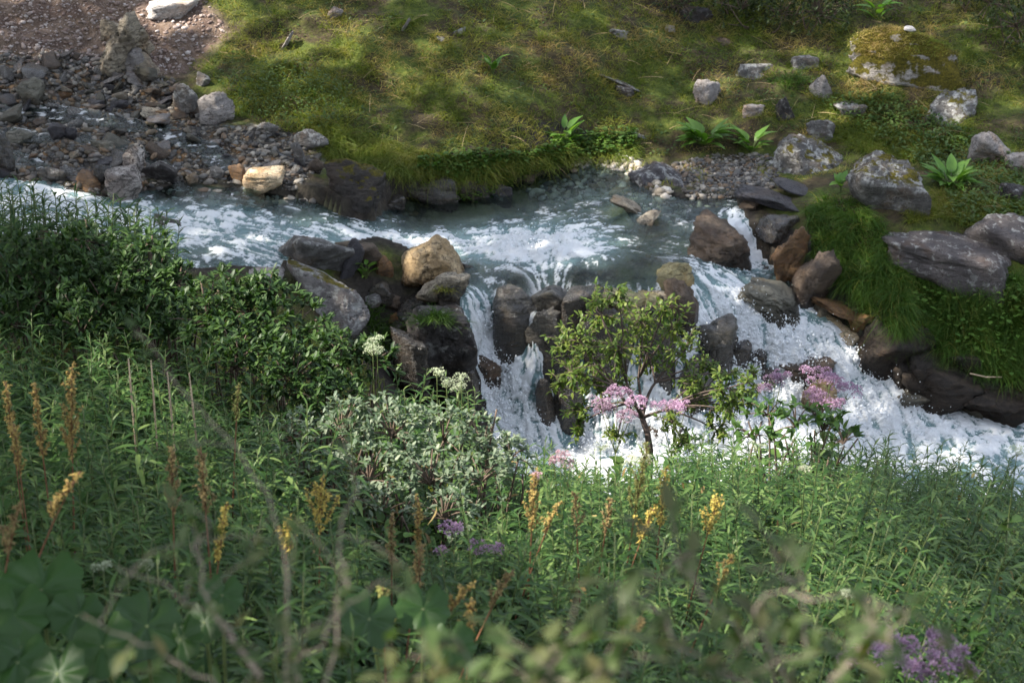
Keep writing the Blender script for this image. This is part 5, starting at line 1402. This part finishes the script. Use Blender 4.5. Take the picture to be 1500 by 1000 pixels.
SP = [
 (50,562,120,18,8.2,'rust','rusty seed spike standing alone at the picture edge',0),(105,538,150,30,8.0,'rust','tall thick rusty seed spike in the shaded stand',6),(8,560,90,16,8.2,'rust','rusty seed spike cut by the picture edge',0),
 (252,655,110,26,7.2,'brown','broad brown seed spike beside a paler one in the shade',4),(294,660,105,26,7.1,'brown','paler brown seed spike to the side of the broad one',0),
 (332,738,100,16,6.9,'gold','golden sunlit seed spike with a leaning tip',12),(470,712,80,44,7.6,'gold','bushy branching golden seed head',4),(422,760,60,26,7.2,'gold','short yellow seed head below the bushy branching one',6),
 (574,752,90,16,7.6,'brown','thin brown seed spike beside the silvery shrub',2),(612,728,95,16,7.6,'rust','tallest rusty seed spike in front of the silvery shrub',0),
 (784,692,100,22,8.0,'rust','rusty orange seed spike next to the pink flower',3),(820,735,55,14,8.0,'rust','small leaning seed spike beside the rusty orange one',24),(842,722,60,18,8.3,'brown','dim brown seed spike behind the small leaning one',-4),
 (948,652,120,28,8.4,'green','tall yellow green seed spike in front of the tree trunk',8),(976,686,100,22,8.4,'gold','golden seed spike beside the yellow green one',4),(958,745,60,26,8.2,'gold','low golden seed head at the foot of the yellow green spike',20),(895,730,60,16,8.2,'brown','brown seed spike below the creamy flower',8),
 (1052,732,60,34,8.0,'gold','forked golden seed head in the sunlit willowherb',14),(1075,812,50,16,7.2,'rust','short rusty seed spike below the forked golden head',24),
 (688,860,110,34,6.2,'rust','thick leaning rusty green seed spike in the lower middle',38),(690,880,90,24,6.2,'rust','upright orange tipped seed spike beside the thick leaning one',4),(618,800,90,24,6.9,'brown','brown seed spike above the thick leaning one',10),(752,835,70,18,6.6,'brown','leaning brown seed spike under the lower purple flowers',30),
 (118,690,90,18,6.2,'rust','slanting rusty seed spike in the lower corner stand',35),(30,735,90,22,5.9,'brown','blurred brown seed spike near the picture edge',20),(560,860,90,26,6.0,'green','olive seed spike between twigs in the lower middle',0),(945,905,60,18,6.0,'brown','small dim seed spike low in the willowherb',30),
 (20,620,80,18,7.8,'rust','half hidden rusty spike under the tall ones',0),(350,560,60,12,9.0,'green','slender yellow green spike in front of the second dark shrub',8),
]
for s_ in SP: spike(*s_)

# ------------------------------------------------------------------ purple flower heads, umbels
FP_ = {k: leaf_mat('petals_' + k, c, .3, .7, .1, tcol=(1.1, 1, 1.1)) for k, c in dict(
  purple=[(.28,.16,.26),(.4,.26,.37),(.54,.4,.5)], pink=[(.45,.28,.32),(.58,.4,.42),(.52,.34,.38)], mauve=[(.36,.24,.33),(.46,.34,.4),(.26,.16,.26)], white=[(.34,.4,.25),(.46,.5,.36),(.26,.32,.18)], cream=[(.68,.68,.48),(.75,.74,.55),(.5,.55,.3)]).items()}
L_ADE = leaf_mat('broad_leaf', [(.03,.075,.015),(.05,.105,.022),(.08,.14,.03)], .3, .45, .35)
def corymb(c, r, flat, n, L):
    u = rand_dir(n); u[:, 2] = np.abs(u[:, 2]); rr = r * rng.uniform(.55, 1.05, n)
    sub = norm(rand_dir(9)); sub[:, 2] = np.abs(sub[:, 2])
    k = rng.integers(0, 9, n); p = sub[k] * (r * rng.uniform(.55, .9, 9))[k][:, None] * [1, 1, flat] + u * r * .3
    return c + p, norm(u + rand_dir(n) * .7)
def flowering(heads, dist, tone, label, name='flowering_plant', cat='flower', flat=.45, nl=8, drop=.35, Lp=.011):
    """heads: (px, py, pixel radius[, tone])"""
    cs = [at_dist(h[0], h[1], dist + rng.uniform(-.12, .12)) for h in heads]
    m = np.mean(cs, 0); gz = float(Gz(m[0], m[1])[0]); base = np.array([m[0], m[1], gz])
    e = empty(name, base, label, cat)
    A = Acc(); j = m - [0, 0, drop]
    if j[2] < gz: j[2] = gz + .05
    A.tube(np.array([[0, 0, -.05], (j - base) * .5 + [.01, 0, 0], j - base]), [.006, .005, .004], 6)
    for c, h in zip(cs, heads):
        A.tube(bez(j - base, (j + c) / 2 - base + [0, 0, -.02], c - base, 6), np.linspace(.0035, .002, 6), 5)
        r = h[2] * dist / F_PX
        for k in range(7):
            u = rand_dir(1)[0]; A.tube(np.array([c - base - [0, 0, r * .5], c - base + u * r * .6 * [1, 1, .3]]), [.0015, .001], 4)
    obj('stem', A.mesh('flower_stalk', [S_GREEN]), parent=e)
    for c, h in zip(cs, heads):
        r = h[2] * dist / F_PX; n = int(np.clip(230 * (r / .05) ** 2, 140, 800))
        C, D = corymb(c - base, r, flat, n, Lp)
        V, Q = leaves(C, D, rng.uniform(.6, 1.2, n) * Lp, rng.uniform(.4, .7, n) * Lp, segs=2, droop=.2, prof='ellip')
        obj('flower_head', new_mesh('flower_head', V, [Q], FP_[h[3] if len(h) > 3 else tone]), parent=e)
    if nl:
        b = j - base + np.c_[rng.normal(0, .03, nl), rng.normal(0, .03, nl), -rng.uniform(0, .3, nl)]
        V, Q = leaves(b, norm(rand_dir(nl) * [1, 1, .3] + [0, -.2, .2]), rng.uniform(.08, .14, nl), rng.uniform(.05, .09, nl), segs=4, droop=.4, prof='ovate')
        obj('leaves', new_mesh('flower_leaves', V, [Q], L_ADE), parent=e)
flowering([(905,580,22),(930,592,18),(890,605,20,'mauve'),(915,612,18,'mauve'),(878,590,16,'mauve')], 13.0, 'purple', 'cluster of purple and faded flower heads left of the tree trunk', nl=5)
flowering([(965,598,16),(990,600,18),(1005,597,13)], 13.0, 'purple', 'purple flower heads right of the tree trunk', nl=4)
flowering([(1135,560,18),(1120,570,12),(1145,552,14)], 12.6, 'purple', 'small purple flower head at the edge of the cascade', nl=10)
flowering([(1195,552,24),(1215,562,20),(1205,592,22),(1242,576,22),(1190,580,18),(1225,595,18)], 12.6, 'purple', 'large purple flower cluster in front of the ochre cascade rock', nl=18)
flowering([(662,776,20),(648,806,10)], 8.4, 'purple', 'upper purple flower head in front of the silvery shrub', nl=5)
flowering([(702,804,18),(726,806,14)], 8.4, 'purple', 'wide purple flower head below the silvery shrub', nl=5)
flowering([(822,668,12),(830,682,12),(812,676,9)], 9.6, 'pink', 'pale pink flower head in front of the falls', nl=3)
flowering([(786,697,7)], 9.4, 'pink', 'tiny pink bud on the tip beside the rusty orange spike', nl=0)
flowering([(1290,935,26),(1325,950,26),(1300,965,24),(1270,950,20),(1335,978,22),(1240,968,16)], 6.5, 'purple', 'big purple flower cluster at the lower edge of the stand', nl=10, Lp=.012)
flowering([(1380,945,20),(1398,965,24),(1372,975,24),(1412,985,20),(1350,990,22),(1370,930,12)], 6.5, 'purple', 'second big purple flower cluster nearest the picture corner', nl=8, Lp=.012)
for (px, py, r, d, lb, tone) in [(552,500,13,11.6,'round white umbel above the silvery shrub next to its twin','white'),(546,514,18,11.6,'wide white umbel just under the round one','white'),(640,547,14,11.2,'white umbel alone in front of the dark rock','white'),(654,562,15,11.2,'first of the three tilted white umbels by the narrow fall','white'),(676,556,14,11.2,'topmost of the three tilted white umbels by the narrow fall','white'),(672,570,15,11.2,'lowest of the three tilted white umbels by the narrow fall','white'),(150,830,14,6.0,'bright white umbel in the blurred lower corner','white'),(215,828,10,6.0,'smaller white umbel beside the bright one in the lower corner','white'),(1243,872,12,6.6,'pale umbel half hidden in the leaning willowherb','white'),(1490,662,15,9.5,'white umbel at the water edge by the picture border','white'),(924,676,14,9.6,'creamy flower head under the tree trunk','cream'),(945,672,10,9.6,'second creamy flower head leaning on the yellow green spike','cream'),(1180,688,9,9.5,'tiny creamy flower in the willowherb crest','cream'),(1108,655,14,10.6,'pale green umbel above the crest of the willowherb','white'),(1450,472,7,float(np.linalg.norm(hit(1450, 478) - CAM)) - .05,'small white flower on the clover bank','cream'),(880,655,12,11.0,'green white umbel below the purple heads','white')]:
    flowering([(px, py, r)], d, tone, lb, 'umbel_plant', 'flower', flat=.28, nl=4, Lp=.008)
# leafy herb under the large purple cluster
shrub([(1125,610,12.5,30),(1165,625,12.4,36),(1205,630,12.4,38),(1235,650,12.3,26),(1100,640,12.3,26)], 'leafy_herb', 'leafy olive green herb under the large purple cluster', 'herb', L_ADE, 5, .07, .034, 60, spread=1.0, prof='ovate')

# dry pale stalks standing in the shaded stand
S_DRY = plain('dry_stalk', (.4, .3, .2), .85, .3)
for (px, py, h, d, lb) in [(188,525,60,9.2,'pale thick dry stalk in the shaded stand'),(221,528,50,9.2,'pale dry stalk next to the thick one'),(245,545,45,9.0,'pale dry stalk behind the blurred twig'),(277,546,50,9.0,'pale dry stalk standing before the second dark shrub'),]:
    tip = at_dist(px, py, d + .6); gz = float(Gz(tip[0], tip[1])[0]); b = np.array([tip[0] + rng.normal(0, .03), tip[1], gz])
    A = Acc(); A.tube(bez(-np.array([0, 0, .05]), (tip - b) * .5 + [.01, 0, 0], tip - b, 8), [.003] * 5 + [.0045, .0055, .003], 6)
    tag(obj('dry_stalk', A.mesh('dry_stalk', [S_DRY]), loc=b), lb, 'stalk')
tw = hit(1440, 552); A = Acc(); A.tube(np.array([[-.16, -.1, .09], [0, -.12, .06], [.16, -.1, .05]]), [.008, .009, .006], 6)
tag(obj('fallen_twig', A.mesh('fallen_twig', [S_DRY]), loc=tw), 'pale fallen twig caught under the clover bank', 'twig')

# butterbur: large lobed leaves in the lower corner
L_BUT = leaf_mat('butterbur_leaf', [(.018,.055,.009),(.03,.075,.013),(.05,.1,.02)], .25, .5, .35)
def disc_leaf(A, c, nrm, r, m=0):
    """kidney shaped leaf with a toothed rim and sunken centre"""
    nrm = norm(nrm); a = norm(np.cross(nrm, [0, 1, .2])); b = np.cross(nrm, a)
    k = 40; th = np.arange(k) / k * 2 * np.pi
    rim = 1 + .07 * np.sin(th * 9) + .05 * np.sin(th * 20) + .05 * np.sin(th * 3 + 1) - .55 * np.exp(-((th - 4.71) / .22) ** 2)
    V = [c]
    for q, zz in ((.35, .0), (.7, .06), (1.0, .02)):
        V += list(c + r * q * rim[:, None] * (np.cos(th)[:, None] * a + np.sin(th)[:, None] * b) + nrm * r * (zz + .06 * np.sin(th * 5 + 1) + .045 * q * np.cos(th * 9))[:, None])
    T = [[0, 1 + i, 1 + (i + 1) % k] for i in range(k)]
    Qd = [[1 + g * k + i, 1 + (g + 1) * k + i, 1 + (g + 1) * k + (i + 1) % k, 1 + g * k + (i + 1) % k] for g in (0, 1) for i in range(k)]
    A.add(np.array(V), np.array(Qd), np.array(T), m)
for lb, ls in [('large leaved plant with a flat leaf tilted to the viewer in the lower corner', [(60,862,62,6.0),(20,900,50,5.9),(112,900,40,5.9)]), ('large leaved plant below a blurred seed spike at the lower edge', [(215,915,52,5.6),(150,945,50,5.5),(265,935,36,5.6)]), ('large leaved plant cut by the lower picture corner', [(25,968,48,5.4),(85,985,46,5.3),(-20,930,50,5.4)]), ('large leaved plant among stems in the lower middle', [(620,890,40,6.0),(540,905,44,5.9),(660,945,38,5.7)]), ('large leaved plant beside the twiggy bush', [(300,910,34,5.8),(325,870,32,6.0)])]:
    cs = [at_dist(a_, b_, d_) for a_, b_, r_, d_ in ls]; m = np.mean(cs, 0); base = np.array([m[0], m[1], float(Gz(m[0], m[1])[0])])
    e = empty('butterbur', base, lb, 'plant')
    S_ = Acc()
    for c, (a_, b_, r_, d_) in zip(cs, ls):
        S_.tube(bez([0, 0, -.03], (c - base) * [.6, .6, .7], c - base, 7), [.006] * 7, 6)
        A = Acc(); disc_leaf(A, np.zeros(3), np.array([rng.normal(0, .25), -.55, .8]), r_ * d_ / F_PX)
        obj('leaf', A.mesh('butterbur_leaf', [L_BUT]), parent=e, loc=c - base)
    obj('stem', S_.mesh('butterbur_stem', [S_GREEN]), parent=e)

# ------------------------------------------------------------------ bare and leafy twigs close to the camera
L_TWG = leaf_mat('twig_leaf', [(.035,.065,.016),(.052,.085,.024),(.08,.11,.04),(.085,.08,.03)], .35, .5, .3)
S_GREY = plain('grey_twig_bark', (.2, .16, .125), .85, .35, 60)
def twig_bush(lines, d0, label, leafn, Ll=.03, rad=.0024, name='twiggy_bush'):
    P = [[at_dist(px, py, d * .82) for px, py, d in ln] for ln in lines]
    b0 = P[0][0]; base = np.array([b0[0], b0[1], float(Gz(b0[0], b0[1])[0])])
    e = empty(name, base, label, 'bush')
    A = Acc(); C = []; D = []
    for ln in P:
        ln = np.array(ln); t = np.linspace(0, len(ln) - 1, 16)
        pts = np.stack([np.interp(t, np.arange(len(ln)), ln[:, k]) for k in range(3)], 1)
        pts[1:-1] = (pts[:-2] + pts[1:-1] * 2 + pts[2:]) / 4
        pts[1:-1] += rng.normal(0, .0045, (14, 3)) + np.cumsum(rng.normal(0, .004, (14, 3)), 0) * np.sin(np.linspace(0, np.pi, 14))[:, None]
        A.tube(pts - base, np.linspace(rad, rad * .3, 16), 6)
        for k in range(leafn):
            i = rng.integers(4, 16); C.append(pts[i] + rng.normal(0, .012, 3)); D.append(rand_dir(1)[0] + [0, 0, .4])
        for k in range(2, 15, 3):
            u = norm(rand_dir(1)[0] + [0, 0, .5]); tip = pts[k] + u * rng.uniform(.05, .13)
            A.tube(np.array([pts[k], (pts[k] + tip) / 2 + [0, 0, .01], tip]) - base, [rad * .35, rad * .28, rad * .18], 5)
            for q in (.55, .8, 1): C.append(pts[k] + (tip - pts[k]) * q); D.append(u + rand_dir(1)[0] * .8)
    A.tube(np.array([[0, 0, -.1], (b0 - base) * .5, b0 - base]), [rad * 1.5, rad * 1.3, rad], 6)
    obj('branches', A.mesh('twig_branches', [S_GREY]), parent=e)
    C = np.array(C); D = norm(np.array(D)); m = len(C)
    V, Q = leaves(C - base, D, rng.uniform(.6, 1.2, m) * Ll, rng.uniform(.4, .55, m) * Ll, segs=4, droop=.25, prof='ovate')
    obj('foliage', new_mesh('twig_foliage', V, [Q], L_TWG), parent=e)
twig_bush([[(412,1090,3.3),(413,1000,3.3),(415,900,3.3),(405,800,3.35),(370,700,3.4),(300,610,3.5),(235,540,3.6)],
           [(412,1090,3.3),(385,1000,3.25),(330,920,3.2),(250,870,3.2),(170,830,3.2)],
           [(380,990,3.25),(300,900,3.3),(296,830,3.35),(303,760,3.4)],
           [(412,1090,3.3),(480,1000,3.2),(495,880,3.2),(500,790,3.25),(520,700,3.3)],
           [(440,1040,3.25),(430,960,3.2),(470,900,3.15),(560,850,3.1)],
           [(412,1060,3.3),(330,1000,3.25),(240,960,3.2),(120,900,3.2)]], 3.3, 'blurred bush of bare grey branching twigs close to the viewer', 3)
twig_bush([[(1180,1100,3.1),(1120,980,3.1),(1050,900,3.1),(1000,830,3.2),(955,770,3.3)],
           [(1180,1100,3.1),(1130,950,3.0),(1080,900,3.0),(1150,870,3.0),(1240,875,3.0),(1340,905,3.05),(1395,930,3.1)],
           [(1150,1040,3.1),(1180,930,3.05),(1170,860,3.1),(1130,830,3.1)],
           [(1150,1040,3.1),(1000,960,3.0),(930,900,3.0),(900,850,3.1)],
           [(1180,1060,3.0),(1240,960,3.0),(1290,920,3.0),(1330,890,3.0)],
           [(1160,1050,3.0),(1090,1000,2.95),(1010,985,2.95)]], 3.1, 'blurred leafy bush close to the viewer over the purple clusters', 11, .038)
twig_bush([[(760,1120,2.9),(720,1010,2.9),(680,985,2.9),(600,960,2.9)],
           [(760,1120,2.9),(770,1000,2.9),(790,960,2.9),(830,940,2.9)],
           [(760,1110,2.9),(850,1020,2.85),(920,980,2.9),(980,960,2.9)],
           [(740,1090,2.9),(640,1030,2.85),(560,1000,2.85)],
           [(760,1100,2.9),(800,1010,2.85),(870,1000,2.85)]], 2.9, 'blurred green leafed twigs along the lower picture edge', 12, .04)
# ------------------------------------------------------------------ unseen trees upslope, crown gaps shaped to place the sun patches
LIT = [(640,120,480,150,.54),(770,232,230,30,.85),(1150,110,250,90,.35),(245,14,60,26,1),(320,30,44,40,.9),(205,66,30,34,.35),(480,45,75,36,.75),(415,62,30,24,.9),(400,110,40,20,.4),(620,205,100,42,.55),(862,203,60,36,1),(885,240,42,14,1),(600,150,110,50,.45),(800,120,60,40,.35),(1288,96,62,34,1),(1040,120,40,24,.35),(885,545,110,90,.5),(395,262,60,34,1),(395,262,40,22,1),(635,384,50,18,.8),(650,618,200,84,1),(728,655,90,90,1),(560,505,34,26,.6),(1050,695,220,66,1),(820,800,120,60,.3),(1150,730,80,40,.6),(1380,690,120,28,.55),(955,700,34,44,.9),(330,775,40,50,1),(455,770,60,50,.9),(930,500,80,60,.3),(1090,565,44,36,.4),(990,410,26,30,.6),(505,715,22,50,.4),(1185,215,36,20,.25)]
def lit_prob(px, py):
    p = np.zeros(len(px))
    for (cx_, cy_, rx, ry, s) in LIT:
        q = ((px - cx_) / rx) ** 2 + ((py - cy_) / ry) ** 2
        p = np.maximum(p, s * sstep(1.25, .6, q))
    return p
n = 72000
x = rng.uniform(-8.5, 8.5, n); y = rng.uniform(2.2, 26.5, n)
z = Gz(x, y) + np.where(y < 13, .1, rng.uniform(0, .15, n))
SD = np.array(SUN_DIR)
pr = np.zeros(n)
for h in (0, .35, .7, 1.05, 1.4):      # everything this ray of sun would meet, from the leaf tips down to the soil
    q = np.c_[x, y, z] + SD * (h * (y < 13.3) / SD[2])[:, None]
    px, py, _ = project(q); pr = np.maximum(pr, lit_prob(px, py))
dap = sstep(.52, .62, .5 + .5 * fbm(np.c_[x, y, z] * 2.3, 3, 71))   # small chance gaps
keepl = rng.random(n) > np.clip(pr * 1.05 + dap * .15, 0, 1)
keepl &= ~(pr > .55)
P = np.c_[x, y, z][keepl]; n = len(P)
SD = np.array(SUN_DIR)
zt = rng.uniform(8.5, 15.5, n) + rng.normal(0, .3, n)
P = P + SD * ((zt - P[:, 2]) / SD[2])[:, None]
okp = (P[:, 0] < -4.2) | (P[:, 2] > 10.5)
P = P[okp]; n = len(P)
TR = [(-9.2,5.5),(-11.5,10.0),(-9.6,14.5),(-12.2,18.2),(-10.2,22.5),(-13.0,25.5),(-8.6,1.5),(-14.5,6.5),(-15.0,14.0)]
TRn = ['slim trunk nearest the viewer','trunk leaning over the near bank','trunk beside the gravel bar','tall trunk behind the gravel bar','trunk high on the earth slope','trunk at the top of the earth slope','trunk behind the viewer','trunk back from the near bank','trunk back from the gravel bar']
L_BIR = leaf_mat('birch_leaf', [(.04,.08,.015),(.06,.11,.02),(.09,.14,.03)], .25, .5, .3)
S_BIR = plain('birch_bark', (.32, .29, .26), .8, .5, 8)
T2 = np.array(TR)
own = np.argmin(((P[:, None, :2] - T2[None]) ** 2).sum(-1) + rng.normal(0, 2.0, (n, len(TR))), 1)
for i, (tx, ty) in enumerate(TR):
    k = own == i
    if k.sum() < 10: continue
    gz = float(Gz(tx, ty)[0]); b = np.array([tx, ty, gz])
    e = empty('birch_tree', b, 'unseen birch tree, crown shaped for shade, ' + TRn[i], 'tree')
    C = P[k] - b
    top = C.mean(0)
    A = Acc()
    ax = bez([0, 0, -.2], [0, 0, top[2] * .55], [top[0] * .55, top[1] * .55, top[2] * 1.05], 14)
    A.tube(ax, np.linspace(.2, .05, 14), 10)
    obj('trunk', A.mesh('birch_trunk', [S_BIR]), parent=e)
    Bc = Acc()
    for j in rng.choice(len(C), min(60, len(C)), replace=False):
        s0 = ax[rng.integers(6, 13)]
        Bc.tube(bez(s0, (s0 + C[j]) / 2 + [0, 0, .4], C[j], 6), np.linspace(.03, .008, 6), 5)
    obj('branches', Bc.mesh('birch_branches', [S_BIR]), parent=e)
    m = len(C)
    V, Q = leaves(C, rand_dir(m), rng.uniform(.16, .26, m), rng.uniform(.13, .19, m), segs=2, droop=.1, prof='round')
    obj('crown', new_mesh('birch_crown', V, [Q], L_BIR), parent=e)
# ------------------------------------------------------------------ light and camera
w_ = bpy.data.worlds.new('World'); scene.world = w_; w_.use_nodes = True
nt = w_.node_tree; nt.nodes.clear()
sky = nt.nodes.new('ShaderNodeTexSky'); sky.sky_type = 'NISHITA'; sky.sun_disc = False
sky.sun_elevation = SUN_EL; sky.sun_rotation = math.atan2(SUN_DIR[0], SUN_DIR[1])
bg = nt.nodes.new('ShaderNodeBackground'); bg.inputs[1].default_value = .15
wo = nt.nodes.new('ShaderNodeOutputWorld')
hs = nt.nodes.new('ShaderNodeHueSaturation'); hs.inputs['Saturation'].default_value = .46
nt.links.new(sky.outputs[0], hs.inputs['Color']); nt.links.new(hs.outputs[0], bg.inputs[0]); nt.links.new(bg.outputs[0], wo.inputs[0])
sl = bpy.data.lights.new('sun', 'SUN'); sl.energy = 4.0; sl.angle = R(.55); sl.color = (1, .93, .82)
so = bpy.data.objects.new('sun', sl); COL.objects.link(so)
so.rotation_euler = Vector(SUN_DIR).to_track_quat('Z', 'Y').to_euler()
cd = bpy.data.cameras.new('camera'); co = bpy.data.objects.new('camera', cd); COL.objects.link(co)
co.location = CAM; co.rotation_euler = (R(90) - PITCH, 0, 0)
cd.sensor_width = 36; cd.lens = 70; cd.clip_end = 400; cd.clip_start = .1
cd.dof.use_dof = True; cd.dof.focus_distance = 14.0; cd.dof.aperture_fstop = 5.0
scene.camera = co
scene.view_settings.view_transform = 'Standard'; scene.view_settings.look = 'None'
scene.view_settings.exposure = EXPOSURE; scene.view_settings.gamma = 1
scene.cycles.use_denoising = True
scene.cycles.max_bounces = 6; scene.cycles.transparent_max_bounces = 12
scene.cycles.diffuse_bounces = 2; scene.cycles.glossy_bounces = 2; scene.cycles.transmission_bounces = 3
scene.cycles.caustics_reflective = False; scene.cycles.caustics_refractive = False
scene.cycles.sample_clamp_indirect = 6
